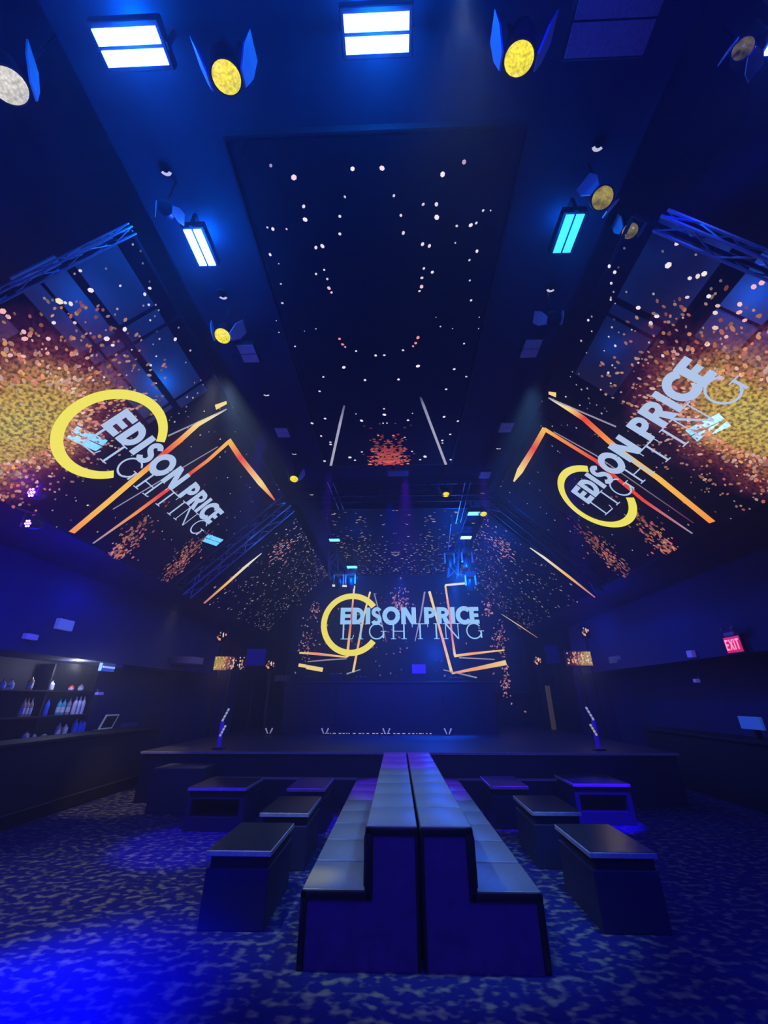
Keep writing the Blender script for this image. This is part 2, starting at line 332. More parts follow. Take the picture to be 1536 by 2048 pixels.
# ---- lettering, in units of the ring radius
def arc(cx, cy_, rx, ry, a0, a1, n=20): return [(cx+rx*math.cos(rad(a0+(a1-a0)*i/n)), cy_+ry*math.sin(rad(a0+(a1-a0)*i/n))) for i in range(n+1)]
K = 188.0
def zx(x): return (x-470)/K
def logo(art, centre, r, du, dv, parent, tcol, rcol, rlabel, llabel):
    cx, cyy = centre
    def T(p): return (cx+r*(p[0]*du[0]+p[1]*dv[0]), cyy+r*(p[0]*du[1]+p[1]*dv[1]))
    # ring, open to the right
    a0, a1 = 37, 323; n = 72
    for i in range(n):
        t0 = rad(a0+(a1-a0)*i/n); t1 = rad(a0+(a1-a0)*(i+1)/n)
        art.poly([T((math.cos(t0), math.sin(t0))), T((math.cos(t1), math.sin(t1))), T((.81*math.cos(t1), .81*math.sin(t1))), T((.81*math.cos(t0), .81*math.sin(t0)))], rcol)
    art.make('logo_ring', parent, rlabel)
    def S(pts, w): art.stroke([T(p) for p in pts], [w*r]*len(pts), [tcol]*len(pts))
    def H(x0, x1, y, w): S([(x0, y), (x1, y)], w)
    def V(x, y0, y1, w): S([(x, y0), (x, y1)], w)
    b, t = -.02, .52; w = .15; m_ = (b+t)/2
    def E_(x0, x1):
        V(x0+w/2, b, t, w); H(x0, x1, t-.065, .13); H(x0, x1-.02, m_, .115); H(x0, x1, b+.065, .13)
    x = zx(400); E_(x, zx(467))
    x0, x1 = zx(474), zx(551); V(x0+w/2, b, t, w); S([(x0+.05, t-.07), (x0+.14, t-.07)]+arc(x0+.14, m_, x1-x0-.14-.075, (t-b)/2-.07, 90, -90, 16)+[(x0+.05, b+.07)], .14)
    V((zx(557)+zx(585))/2, b, t, w)
    x0, x1 = zx(592), zx(655); xm = (x0+x1)/2; rx = (x1-x0)/2-.06
    S(arc(xm+.01, m_+.115, rx, .105, 25, 250, 16)+arc(xm-.01, m_-.12, rx+.01, .115, 75, -155, 16), .125)
    x0, x1 = zx(660), zx(770); S(arc((x0+x1)/2, m_, (x1-x0)/2-.075, .285-.06, 0, 360, 32), .15)
    def N_(x0, x1, w=.145):
        V(x0+w/2, b, t, w); V(x1-w/2, b, t, w); art.poly([T((x0, t)), T((x0+w*1.15, t)), T((x1, b)), T((x1-w*1.15, b))], tcol)
    N_(zx(777), zx(868))
    def P_(x0, x1, leg=False):
        V(x0+w/2, b, t, w); S([(x0+.05, t-.065), (x1-.2, t-.065)]+arc(x1-.2, t-.175, .13, .11, 90, -90, 12)+[(x0+.05, t-.285)], .125)
        if leg: art.poly([T((x0+.15, m_-.02)), T((x0+.3, m_-.02)), T((x1+.03, b)), T((x1-.15, b))], tcol)
    P_(zx(918), zx(990)); P_(zx(996), zx(1072), True)
    V((zx(1081)+zx(1107))/2, b, t, .14)
    x0, x1 = zx(1112), zx(1190); S(arc(x0+.285, m_, .215, .225, 42, 318, 24), .15)
    E_(zx(1196), zx(1254))
    # thin serif line
    b, t = -.49, -.0; m_ = (b+t)/2; w = .05; h = .022
    def VS(x, sr=.085): V(x, b, t, w); H(x-sr, x+sr, t-.011, h); H(x-sr, x+sr, b+.011, h)
    VS(zx(422)); S([(zx(422), b+.012), (zx(478), b+.012), (zx(486), b+.13)], .028)
    VS(zx(529))
    def G_(x0, x1):
        c0 = (x0+x1)/2-.02; S(arc(c0, m_, .235, .235, 38, 330, 26), .04); V(x1-.08, b+.03, m_-.01, w); H(x1-.17, x1+.02, m_, h)
    G_(zx(578), zx(682))
    VS(zx(728)); VS(zx(792)); H(zx(728), zx(792), m_, .026)
    xt = zx(890); V(xt, b, t, w); H(xt-.08, xt+.08, b+.011, h); H(xt-.26, xt+.26, t-.014, .028); V(xt-.25, t-.12, t, h); V(xt+.25, t-.12, t, h)
    VS(zx(988))
    xa, xb = zx(1045), zx(1120); V(xa, b, t, .028); V(xb, b, t, .028); H(xa-.08, xa+.07, b+.011, h); H(xb-.08, xb+.08, t-.011, h); H(xa-.09, xa, t-.011, h)
    art.poly([T((xa-.04, t)), T((xa+.03, t)), T((xb+.02, b)), T((xb-.03, b))], tcol)
    G_(zx(1168), zx(1272))
    art.make('logo_lettering', parent, llabel)

YEL = (.93, .84, .11); TXT = (.46, .6, .86)
def P5(*a): return [(x/2, 750+y/2) for x, y in a]
def P6(*a): return [(768+x/2, 750+y/2) for x, y in a]
CR = (1.0, .75, .25); OR = (1.0, .32, .06); RE = (.85, .06, .03); YO = (1.0, .55, .08); GY = (.32, .3, .4); DK = (.15, .02, .05); WH = (.9, .85, .7)
# dark lattice frame + panel of a screen
def quad_panel(name, f3, u0, u1, v0, v1, m, parent, th=.0):
    bm = bmesh.new(); uvl = bm.loops.layers.uv.new('UVMap')
    e0 = EPS[0]
    EPS[0] = 0
    c = [(u0, v0), (u1, v0), (u1, v1), (u0, v1)]
    vs = [bm.verts.new(f3(*p)) for p in c]; f = bm.faces.new(vs)
    for l, p in zip(f.loops, c): l[uvl].uv = p
    EPS[0] = e0
    me = bpy.data.meshes.new(name); bm.to_mesh(me); bm.free(); me.materials.append(m)
    o = bpy.data.objects.new(name, me); COL.objects.link(o); o.parent = parent; return o
def frame_bars(f3, u0, u1, v0, v1, parent, du, dv, w=.03, back=.05):
    # rear cabinet rails that carry the LED mesh, .02-.07 m behind its face
    bm = bmesh.new(); e0 = EPS[0]
    def bar(a, b, ww):
        EPS[0] = -back; A = f3(*a); B = f3(*b); EPS[0] = e0
        tube(bm, A, B, ww, n=4)
    n = int((u1-u0)/du+.5)
    for i in range(n+1): u = u0+(u1-u0)*i/n; bar((u, v0), (u, v1), w)
    n = int((v1-v0)/dv+.5)
    for i in range(n+1): v = v0+(v1-v0)*i/n; bar((u0, v), (u1, v), w)
    return obj('screen_frame', bm, BLK, parent)
def burst(art, c, n, rmin, rmax, lim, radii=(1, 1), seed=1, size=(.009, .022), pale=0.5):
    rnd = random.Random(seed)
    for _ in range(n):
        rr = rmin+(rmax-rmin)*rnd.random()**1.7; a = rnd.random()*2*math.pi
        u = c[0]+rr*math.cos(a)*radii[0]; v = c[1]+rr*math.sin(a)*radii[1]
        if not (lim[0] < u < lim[1] and lim[2] < v < lim[3]): continue
        k = (rr-rmin)/(rmax-rmin)
        base = rnd.choice([(1, .45, .18), (1, .36, .2), (1, .5, .38), (.9, .25, .2), (1, .65, .55)])
        g = (1-.6*k)*rnd.uniform(.4, 1)
        art.dot((u, v), rnd.uniform(*size), tuple(x*g for x in base), rnd.uniform(1, 2.0), a+rnd.uniform(-.6, .6))
def stars(art, pxs, cols=None, r=.0165, k=1.0):
    rnd = random.Random(5)
    for q in pxs:
        c = (.95, .85, .95) if len(q) < 4 else q[3]
        s_ = q[2] if len(q) > 2 else 1
        p = art.to2(q[0], q[1]); br = min(1, .35+.5*s_)*k
        art.dot(p, r*s_*rnd.uniform(.85, 1.1), tuple(x*br for x in c), rnd.uniform(1, 1.3), rnd.random()*3)

U0, U1, VV = 2.37, 8.32, 3.03
LEFT_STARS = [(181, 580, 1.5), (118, 602, 1.7, (1, .85, .6)), (130, 605, 1.1), (141, 607, 1.2), (107, 645, 1.2), (149, 645, 1.1, (1, .6, .7)), (299, 576, 1.1), (289, 588, 1.2), (297, 609, .9), (300, 640, .7), (249, 658, 1.3), (213, 677, 1.6), (225, 690, 1.2), (350, 678, 1.2), (301, 730, 1.1), (312, 712, .8), (263, 699, .7), (240, 571, .8), (160, 541, 1.0), (312, 766, .7), (208, 754, .8), (186, 760, .8), (118, 736, 1.2, (1, .7, .5)), (408, 822, .7), (440, 878, .7), (382, 893, .6), (493, 908, .6), (455, 955, .7), (505, 1003, .6), (460, 987, .6), (175, 1010, .9), (205, 1012, .9, (1, .6, .7)), (290, 1077, .6), (328, 1078, .6), (453, 1060, .6), (5, 622, 1.5, (1, .5, .5)), (16, 633, 1.4, (1, .55, .5)), (47, 663, 1.3, (1, .5, .5)), (49, 677, 1.4, (1, .5, .5)), (96, 677, 1.3, (1, .55, .6)), (95, 706, 1.2, (1, .55, .5)), (46, 712, 1.2, (1, .55, .5)), (20, 710, 1.2, (1, .5, .5)), (78, 728, 1.1, (1, .5, .4)), (140, 765, 1, (1, .6, .5)), (160, 790, 1, (1, .6, .5))]
RIGHT_STARS = [(1354, 487, 1.1, (1, .75, .9)), (1337, 530, 1.6), (1409, 547, 1.7, (1, .9, .75)), (1396, 552, 1.2, (1, .75, .7)), (1380, 556, 1.2, (1, .75, .9)), (1418, 592, 1.3), (1375, 594, 1.1, (1, .7, .8)), (1219, 532, 1.2), (1230, 544, 1.2), (1223, 566, .9), (1222, 599, .7), (1277, 615, 1.3), (1314, 632, 1.5), (1302, 646, 1.2), (1177, 640, 1.1), (1184, 662, .7), (1231, 691, 1.1), (1218, 673, .7), (1209, 701, .6), (1225, 730, .8), (1217, 745, 1.0), (1222, 766, .7), (1264, 659, .7), (1277, 725, .8), (1326, 711, 1), (1348, 717, .9), (1160, 810, .8), (1202, 779, .8), (1212, 789, .9), (1132, 793, .8), (1105, 852, .7), (1120, 905, .6), (1110, 1040, .7), (1168, 1116, .7), (1080, 980, .6), (1055, 1007, .6), (1314, 1020, .9), (1265, 1100, .7), (1431, 655, 1.4, (1, .55, .5)), (1415, 688, 1.5, (1, .8, .7)), (1480, 608, 1.4, (1, .6, .6)), (1479, 624, 1.3, (1, .5, .4)), (1431, 625, 1.2, (1, .75, .65)), (1508, 573, 1.3, (1, .5, .6)), (1524, 565, 1.5, (1, .5, .6)), (1436, 611, 1.0, (1, .6, .5)), (1453, 673, 1.2, (1, .5, .45)), (1490, 640, 1.2, (1, .5, .45))]
for s, nm in ((-1, 'left'), (1, 'right')):
    root = thing('led_screen', 'huge sloping LED mesh screen with golden burst hanging over the %s side of the room' % nm, 'LED screen', (0, 0, 0), 'sloping LED screens')
    f3, f2 = slope3(s), slope2(s); art = Art(f3, f2)
    fc = f2(*((30, 850) if s < 0 else (1510, 838)))
    pm = led_panel_mat('led_mesh_%s' % nm, fc, (1.12, 1.6), .5, 1.0)
    quad_panel('display_panel', f3, U0, U1, 0, VV, pm, root)
    frame_bars(f3, U0, U1, 0, VV, root, 5.95/6, 1.01, .022)
    burst(art, fc, 1050, .55, 1.6, (U0, U1, 0, VV), (.8, 1.12), 3)
    # plumes on the lower far part
    for c_, k_ in (((240, 1100), 1) if s < 0 else ((1330, 1090), 1), ((365, 1120), .8) if s < 0 else ((1215, 1110), .8)):
        c2 = f2(*c_); rnd = random.Random(11)
        for _ in range(230):
            t_ = rnd.gauss(0, .45); w_ = rnd.gauss(0, .13)
            u = c2[0]+.25*t_+w_; v = c2[1]+t_*.9
            if not (U0 < u < U1 and 0 < v < VV): continue
            g = rnd.uniform(.15, .8)*math.exp(-abs(t_))*k_
            art.dot((u, v), rnd.uniform(.01, .024), (g, g*rnd.uniform(.15, .5), g*rnd.uniform(.1, .4)), rnd.uniform(1, 2.2), 1.3)
    stars(art, LEFT_STARS if s < 0 else RIGHT_STARS)
    rnd = random.Random(20)
    for _ in range(150):
        u = rnd.uniform(U0, U1); v = rnd.uniform(0, VV); g = rnd.uniform(.05, .5)
        art.dot((u, v), rnd.uniform(.008, .015), (g, g*.85, g*.95), 1.2, 1)
    art.make('spark', root, 'white and orange sparks')['kind'] = 'stuff'
    EPS[0] = .012
    mm = .9
    if s < 0:
        for px, wd, cs in (
            (P5((905, 108), (860, 128)), [.06, .10], [CR, CR]),
            (P5((905, 135), (790, 195), (720, 258), (660, 308), (600, 362), (545, 408), (420, 515), (285, 628)), [.02, .10, .1, .1, .1, .1, .1, .1], [WH, CR, OR, RE, OR, YO, YO, OR]),
            (P5((905, 135), (670, 242)), [.025, .03], [GY, GY]),
            (P5((370, 672), (540, 552), (640, 478), (760, 392), (830, 340), (915, 264)), [.03, .07, .08, .08, .08, .09], [GY, OR, RE, RE, OR, YO]),
            (P5((912, 258), (960, 330), (1040, 430), (1098, 500)), [.09, .1, .12, .03], [YO, RE, CR, RE]),
            (P5((450, 535), (600, 445), (870, 285)), [.02, .025, .02], [GY, GY, GY])):
            art.pstroke(px, wd, cs); art.make('light_streak', root)
    else:
        for px, wd, cs in (
            (P6((660, 70), (690, 78)), [.05, .09], [CR, CR]),
            (P6((660, 90), (740, 132), (800, 172), (900, 262), (960, 312), (1100, 412), (1315, 587)), [.02, .10, .1, .1, .1, .1, .1], [WH, CR, RE, OR, YO, YO, OR]),
            (P6((660, 90), (930, 205)), [.03, .03], [GY, GY]),
            (P6((520, 425), (545, 382), (600, 292), (645, 212)), [.03, .13, .1, .09], [CR, CR, RE, YO]),
            (P6((642, 214), (700, 250), (850, 342), (1040, 500), (1235, 632)), [.09, .08, .08, .07, .03], [YO, OR, RE, RE, GY]),
            (P6((680, 225), (850, 320), (1240, 590)), [.02, .025, .02], [GY, GY, DK])):
            art.pstroke(px, wd, cs); art.make('light_streak', root)
    EPS[0] = .018
    if s < 0: logo(art, (4.25, 1.59), .705, (1, 0), (0, -1), root, TXT, YEL, 'yellow open ring', 'pale blue company lettering in two lines')
    else: logo(art, (6.24, 1.59), .70, (-1, 0), (0, -1), root, TXT, YEL, 'yellow open ring', 'pale blue company lettering in two lines')
    EPS[0] = .006
    # second, farther stretch of the same slope
    root = thing('led_screen', 'farther sloping LED screen on the %s beside the stage, dark with thin streaks' % nm, 'LED screen', (0, 0, 0), 'sloping LED screens')
    pm = led_panel_mat('led_mesh_far_%s' % nm, (0, -9), (1, 1), .4, 1.0)
    quad_panel('display_panel', f3, 9.3, 14.9, 0, VV, pm, root)
    frame_bars(f3, 9.3, 14.9, 0, VV, root, 5.6/6, 1.01, .022)
    rnd = random.Random(31)
    for _ in range(520):
        u = 9.4+5.4*rnd.random()**.8; v = VV*rnd.random()**1.6; g = rnd.uniform(.04, .55)
        if rnd.random() < .12: g *= 2
        art.dot((u, v), rnd.uniform(.010, .022), (g, g*.75, g*.85), rnd.uniform(1, 2.2), 2.2+rnd.uniform(-.5, .5))
    for _ in range(70):
        u = rnd.gauss(10.4, .25); v = rnd.gauss(.75, .22); g = rnd.uniform(.2, .9)
        art.dot((u, v), rnd.uniform(.015, .028), (g, g*.45, g*.5), 1.8, 2.2)
    art.make('spark', root)['kind'] = 'stuff'
    EPS[0] = .012
    if s < 0:
        art.pstroke(P5((815, 912), (900, 838), (985, 762), (1045, 712)), [.09, .13, .13, .04], [(.5, .2, .25), YO, WH, WH]); art.make('light_streak', root)
        art.pstroke(P5((1080, 1042), (1150, 1000), (1215, 955)), [.03, .1, .03], [OR, (.9, .5, .4), (.9, .5, .4)]); art.make('light_streak', root)
    else:
        art.pstroke(P6((585, 690), (640, 728), (740, 805), (845, 888)), [.04, .12, .13, .05], [WH, WH, YO, (.6, .2, .25)]); art.make('light_streak', root)
        art.pstroke(P6((470, 955), (540, 1000), (615, 1050)), [.03, .1, .03], [WH, (.9, .6, .4), OR]); art.make('light_streak', root)
    EPS[0] = .006

# ceiling screens
root = thing('led_screen', 'flat LED ceiling screen overhead with two grey streaks and a red glow', 'LED screen', (0, 0, 0), 'flat ceiling LED screens')
art = Art(ceil3, ceil2)
pm = led_panel_mat('led_mesh_ceiling', (0, -9), (1, 1), .15, 1.0)
quad_panel('display_panel', ceil3, -1.28, 1.28, 1.65, 6.9, pm, root)
bm = bmesh.new()
for x in (-1.28, 1.28): box(bm, x-.02, x+.02, 1.65, 6.9, 6.0, 6.1)
for y in (1.65, 6.9): box(bm, -1.28, 1.28, y-.02, y+.02, 6.0, 6.1)
for x in (-1.2, 1.2):
    for y in (1.8, 4.3, 6.8): tube(bm, (x, y, 6.08), (x, y, 6.3), .012, n=6)
obj('screen_frame', bm, METAL, root)
CS = [(128, 155, .8, (.5, .4, .6)), (270, 228, 1.3, (1, .7, .75)), (630, 175, 1.3), (811, 171, 1.2, (1, .8, .9)), (1183, 209, 1.4), (1315, 133, 1.2, (.6, .35, .5)), (330, 406, 1), (339, 487, 1.4), (552, 467, .9), (552, 575, .9), (583, 347, .6), (884, 340, .7), (405, 659, 1.1), (445, 650, 1.1), (107, 535, .7), (141, 545, 1.2), (225, 545, .7), (124, 702, 1), (177, 758, .5), (190, 882, .7), (199, 1000, .8), (406, 821, .8), (456, 796, .9), (475, 852, .8), (485, 908, 1.1, (1, .6, .65)), (501, 935, .9), (162, 1108, .5), (178, 1180, .6), (277, 1266, .9), (335, 1172, .4), (405, 1158, .6), (550, 1220, 1.3, (1, .3, .3)), (569, 1254, 1.1, (1, .3, .3)), (585, 1270, 1, (.9, .4, .4)), (652, 1295, 1), (772, 1322, 1.1), (825, 1320, 1.1), (940, 1290, 1), (1032, 1212, 1.3, (1, .3, .3)), (1018, 1246, 1.2, (1, .3, .3)), (1002, 1265, 1, (.9, .4, .4)), (1064, 393, .8), (1145, 393, 1), (1147, 473, 1.4), (927, 461, .9), (942, 569, .9), (1270, 526, .8), (1356, 521, 1.2), (1390, 508, .8), (1432, 431, .7), (1478, 431, .5), (1060, 638, 1.1), (1102, 649, 1.1), (1261, 630, .6), (1394, 681, 1.1), (1348, 736, .7), (1068, 787, .9), (1120, 810, 1), (1056, 845, .9), (1054, 899, 1.2, (1, .6, .65)), (1041, 926, .9), (1350, 861, .7), (1358, 983, .9), (1408, 1087, .5), (1404, 1157, .5), (1170, 1144, .7), (1244, 1157, .5), (1143, 1087, .4), (1315, 1249, .9)]
stars(art, [(500+a[0]/3.072, 280+a[1]/3.072)+tuple(a[2:]) for a in CS], r=.0165)
C7 = [(325, 68, 1), (1036, 56, 1), (1384, 85, .9), (1500, 157, .6), (528, 190, .9), (850, 184, .9), (128, 160, .7), (92, 297, .8), (1307, 278, .8), (145, 560, .9), (20, 605, .9), (1287, 543, .9), (1420, 584, .9), (495, 580, 1), (941, 576, 1), (441, 515, .6), (984, 510, .6), (107, 727, .9), (1346, 711, .9), (196, 786, .9), (198, 808, .9), (1270, 770, .9), (1272, 795, .9), (383, 933, 1.3), (1104, 925, 1.3), (432, 960, 1), (1057, 955, 1), (140, 968, 1.1), (1350, 955, 1.1), (498, 880, .8), (980, 875, .8), (711, 466, .8), (714, 523, 1.1), (702, 604, .7), (739, 603, .7), (655, 722, .7), (800, 722, .8), (910, 740, .7)]
stars(art, [(620+a[0]/4.8, 720+a[1]/4.8, a[2]*1.3) for a in C7], r=.019)
rnd = random.Random(3)
for _ in range(230):           # red glow mirrored about the centre line
    d = abs(rnd.gauss(0, .16)); v = 6.88-abs(rnd.gauss(0, .45)); g = rnd.uniform(.25, 1)*math.exp(-(6.88-v)*.9)
    c = (g, g*rnd.uniform(.04, .3), g*rnd.uniform(.05, .2)); rr = rnd.uniform(.012, .028)
    for sg in (-1, 1): art.dot((.02+sg*d, v), rr, c, rnd.uniform(1, 2), 0)
art.make('spark', root)['kind'] = 'stuff'
EPS[0] = .012
z7 = lambda *a: [(620+x/4.8, 720+y/4.8) for x, y in a]
art.pstroke(z7((330, 430), (290, 600), (200, 1010)), [.03, .045, .05], [(.1, .1, .2), (.4, .4, .55), (.45, .42, .55)]); art.make('light_streak', root)
art.pstroke(z7((1060, 350), (1090, 430), (1180, 670), (1305, 1000)), [.03, .045, .045, .05], [(.03, .04, .1), (.25, .27, .4), (.4, .4, .55), (.45, .42, .55)]); art.make('light_streak', root)
EPS[0] = .006
root = thing('led_screen', 'second flat LED ceiling screen just in front of the stage, dense small mirrored sparks', 'LED screen', (0, 0, 0), 'flat ceiling LED screens')
pm = led_panel_mat('led_mesh_ceiling_far', (0, -9), (1, 1), .1, 1.0)
quad_panel('display_panel', ceil3, -1.75, 2.0, 9.0, 14.9, pm, root)
bm = bmesh.new()
for x in (-1.75, 2.0): box(bm, x-.02, x+.02, 9, 14.9, 6.0, 6.1)
for y in (9, 14.9): box(bm, -1.75, 2.0, y-.02, y+.02, 6.0, 6.1)
for x in (-1.6, 1.9):
    for y in (9.1, 12, 14.8): tube(bm, (x, y, 6.08), (x, y, 6.3), .012, n=6)
obj('screen_frame', bm, METAL, root)
rnd = random.Random(8)
for _ in range(230):
    d = rnd.uniform(.0, 1.8); v = rnd.uniform(9.05, 14.8); g = rnd.uniform(.05, .7)
    if d < .7 and v < 11.5 and rnd.random() < .7: continue
    if v > 11.5 and d < .7: g *= 1.5
    c = (g, g*rnd.uniform(.6, .9), g*rnd.uniform(.6, 1)); rr = rnd.uniform(.011, .02)
    for sg in (-1, 1):
        if -1.7 < .13+sg*d < 1.95: art.dot((.13+sg*d, v), rr, c, rnd.uniform(1.5, 3), 0)
art.make('spark', root)['kind'] = 'stuff'

# stage back screen
root = thing('led_screen', 'large upright LED screen behind the stage with yellow ring and lettering', 'LED screen', (0, 0, 0))
art = Art(stg3, stg2)
pm = led_panel_mat('led_wall_stage', (0.5, -19), (1, 1), 0, 1.0, (.0003, .002, .016))
bm = bmesh.new(); uvl = bm.loops.layers.uv.new('UVMap')
pts = [(-3.75, 1.9), (4.6, 1.9), (4.6, 3.6), (2.7, 5.97), (-2.4, 5.97), (-3.75, 4.6)]
f = bm.faces.new([bm.verts.new((x, YS, z)) for x, z in pts])
for l, p in zip(f.loops, pts): l[uvl].uv = p
me = bpy.data.meshes.new('display_panel'); bm.to_mesh(me); bm.free(); me.materials.append(pm)
o = bpy.data.objects.new('display_panel', me); COL.objects.link(o); o.parent = root
obj('screen_frame', simple(lambda q: box(q, -3.8, 4.65, YS+.03, YS+.12, 1.85, 3.7)), METAL, root)
rnd = random.Random(12)
def zz(x, y): return (550+x/3.072, 1050+y/3.072)
for cxz, cyz, sx, sy, n, hot in ((765, 470, 30, 45, 90, 1), (190, 740, 30, 60, 60, .8), (1380, 710, 25, 60, 70, .9), (245, 530, 18, 30, 40, 1), (1300, 510, 18, 30, 40, 1), (1415, 960, 14, 50, 60, 1.2), (760, 600, 350, 200, 160, .5)):
    for _ in range(n):
        p = stg2(*zz(rnd.gauss(cxz, sx), rnd.gauss(cyz, sy))); g = rnd.uniform(.1, .7)*hot
        if p[0] > 4.55 or p[0] < -3.7: continue
        art.dot(p, rnd.uniform(.012, .03), (g, g*.45, g*.5), rnd.uniform(1, 2), rnd.random()*3)
art.make('spark', root)['kind'] = 'stuff'
EPS[0] = .012; YO = (1.0, .75, .25); OR = (1.0, .42, .16)
for px, wd, cs in (
    ([(352, 372), (490, 378)], [.09, .07], [WH, WH]),
    ([(488, 375), (470, 560), (443, 812)], [.07, .07, .1], [WH, RE, CR]),
    ([(150, 785), (260, 792), (443, 812)], [.06, .09, .05], [CR, (1, .3, .2), CR]),
    ([(585, 410), (550, 540), (515, 720), (480, 905)], [.07, .07, .08, .08], [YO, YO, OR, YO]),
    ([(200, 840), (330, 828), (440, 822)], [.03, .05, .03], [GY, GY, GY]),
    ([(145, 860), (192, 868)], [.11, .11], [CR, CR]), ([(192, 872), (294, 890)], [.14, .14], [CR, CR]),
    ([(610, 420), (650, 580), (685, 720)], [.04, .05, .03], [GY, GY, DK]),
    ([(920, 410), (895, 560), (860, 715)], [.06, .06, .03], [GY, GY, GY]),
    ([(1218, 355), (1045, 370)], [.09, .08], [WH, WH]),
    ([(1046, 372), (1072, 540), (1090, 700), (1105, 802)], [.07, .08, .07, .09], [CR, (1, .2, .12), (1, .2, .12), CR]),
    ([(1100, 805), (1200, 792), (1410, 768)], [.09, .09, .04], [CR, OR, CR]),
    ([(948, 408), (985, 540), (1030, 700), (1085, 905)], [.1, .09, .09, .1], [YO, YO, OR, YO]),
    ([(1085, 912), (1250, 880), (1420, 845)], [.06, .12, .17], [OR, OR, YO]),
    ([(1130, 815), (1350, 826)], [.05, .03], [GY, GY]),
    ([(1035, 890), (1240, 938)], [.03, .05], [GY, GY]), ([(440, 915), (525, 888)], [.05, .03], [GY, GY])):
    art.pstroke([zz(*p) for p in px], wd, cs); art.make('light_streak', root)
EPS[0] = .02
c0 = stg2(703, 1247.6); rr = abs(stg2(764, 1247.6)[0]-c0[0])
logo(art, c0, rr, (1, 0), (0, 1), root, (.36, .66, .98), (1.0, .85, .12), 'yellow open ring', 'pale blue company lettering in two lines')
EPS[0] = .006

# ---- roof deck boards, strobes and cables seen through the side screens
BOARD = mat('blue_grey_roof_board', (.30, .34, .40), .5, vary=.35, bscale=3)
def backed(s, v, off): return lambda u: Vector((s*(2.5+v/R2+off/R2), u, 6-v/R2+off/R2))
for s, nm, bands in ((-1, 'left', ((.12, .62, 2.5, 3.35), (.12, .62, 3.42, 4.9), (.72, 1.2, 2.45, 3.4), (.72, 1.15, 3.5, 4.8), (1.5, 2.0, 2.45, 2.9))),
                     (1, 'right', ((.15, .9, 2.5, 3.4), (.15, .8, 3.5, 4.7), (1.15, 1.6, 2.45, 3.0), (1.65, 2.2, 2.45, 3.0), (1.15, 1.6, 3.05, 3.4), (1.65, 2.1, 3.05, 3.4)))):
    for i, (v0, v1, u0, u1) in enumerate(bands):
        bm = bmesh.new(); off = .45
        a, b_ = backed(s, v0, off), backed(s, v1, off); a2, b2 = backed(s, v0, off+.03), backed(s, v1, off+.03)
        vs = [bm.verts.new(p) for p in (a(u0), a(u1), b_(u1), b_(u0), a2(u0), a2(u1), b2(u1), b2(u0))]
        for f in ((0, 1, 2, 3), (7, 6, 5, 4), (0, 4, 5, 1), (1, 5, 6, 2), (2, 6, 7, 3), (3, 7, 4, 0)): bm.faces.new([vs[k] for k in f])
        o = obj('roof_board', bm, BOARD)
        tag(o, 'blue-lit roof board showing through the %s sloping screen' % nm, 'board', 'blue roof boards behind the %s screen' % nm)
point('roof_uplight', (-3.15, 4.35, 5.75), 9, (.0, .17, 1), .15)
point('roof_uplight', (-3.2, 2.9, 5.6), 5, (.0, .15, 1), .15)
point('roof_uplight', (3.6, 2.8, 5.2), 8, (.0, .14, 1), .15)
point('roof_uplight', (3.0, 4.0, 5.9), 1.5, (.0, .14, 1), .15)

def truss(name, A, B, label, w=.24, up=(0, 0, 1), r=.02, step=.35, m=ALU, group=None):
    A = Vector(A); B = Vector(B); d = (B-A).normalized(); s_ = d.cross(Vector(up)).normalized(); t_ = s_.cross(d).normalized()
    root = thing(name, label, 'truss', A, group)
    C4 = [(s_*i+t_*j)*w/2 for i, j in ((-1, -1), (1, -1), (1, 1), (-1, 1))]; Ln = (B-A).length; n = max(2, int(Ln/step))
    for c in C4:
        bm = bmesh.new(); tube(bm, c, c+d*Ln, r, n=6); obj('chord', bm, m, root, True)
    bm = bmesh.new()
    for k in range(n):
        for a, b in ((0, 1), (1, 2), (2, 3), (3, 0)):
            p = C4[a]+d*(Ln*k/n); q = C4[b]+d*(Ln*(k+1)/n)
            if k % 2: p, q = C4[b]+d*(Ln*k/n), C4[a]+d*(Ln*(k+1)/n)
            tube(bm, p, q, r*.55, n=5)
    obj('lacing', bm, m, root, True); return root
truss('lighting_truss', (-2.5, 2.33, 6.02), (-4.7, 2.33, 3.82), 'aluminium truss along the near edge of the left sloping screen', .07, r=.01, step=.25, group='sloping trusses')
truss('lighting_truss', (2.72, 2.33, 5.86), (4.7, 2.33, 3.88), 'aluminium truss along the near edge of the right sloping screen', .13, r=.016, step=.3, group='sloping trusses')
truss('lighting_truss', (-2.55, 8.8, 6.1), (-4.75, 8.8, 3.9), 'sloping truss in the gap before the far left screen, lit blue', .34, group='sloping trusses')
truss('lighting_truss', (2.55, 8.8, 6.1), (4.75, 8.8, 3.9), 'sloping truss in the gap before the far right screen', .34, m=METAL, group='sloping trusses')
truss('lighting_truss', (-2.4, 8.3, 6.1), (2.4, 8.3, 6.1), 'level truss across the ceiling between the two flat screens', .3, m=METAL)
point('truss_glow', (-3.1, 8.5, 5.0), 3.0, (.02, .14, 1), .15)

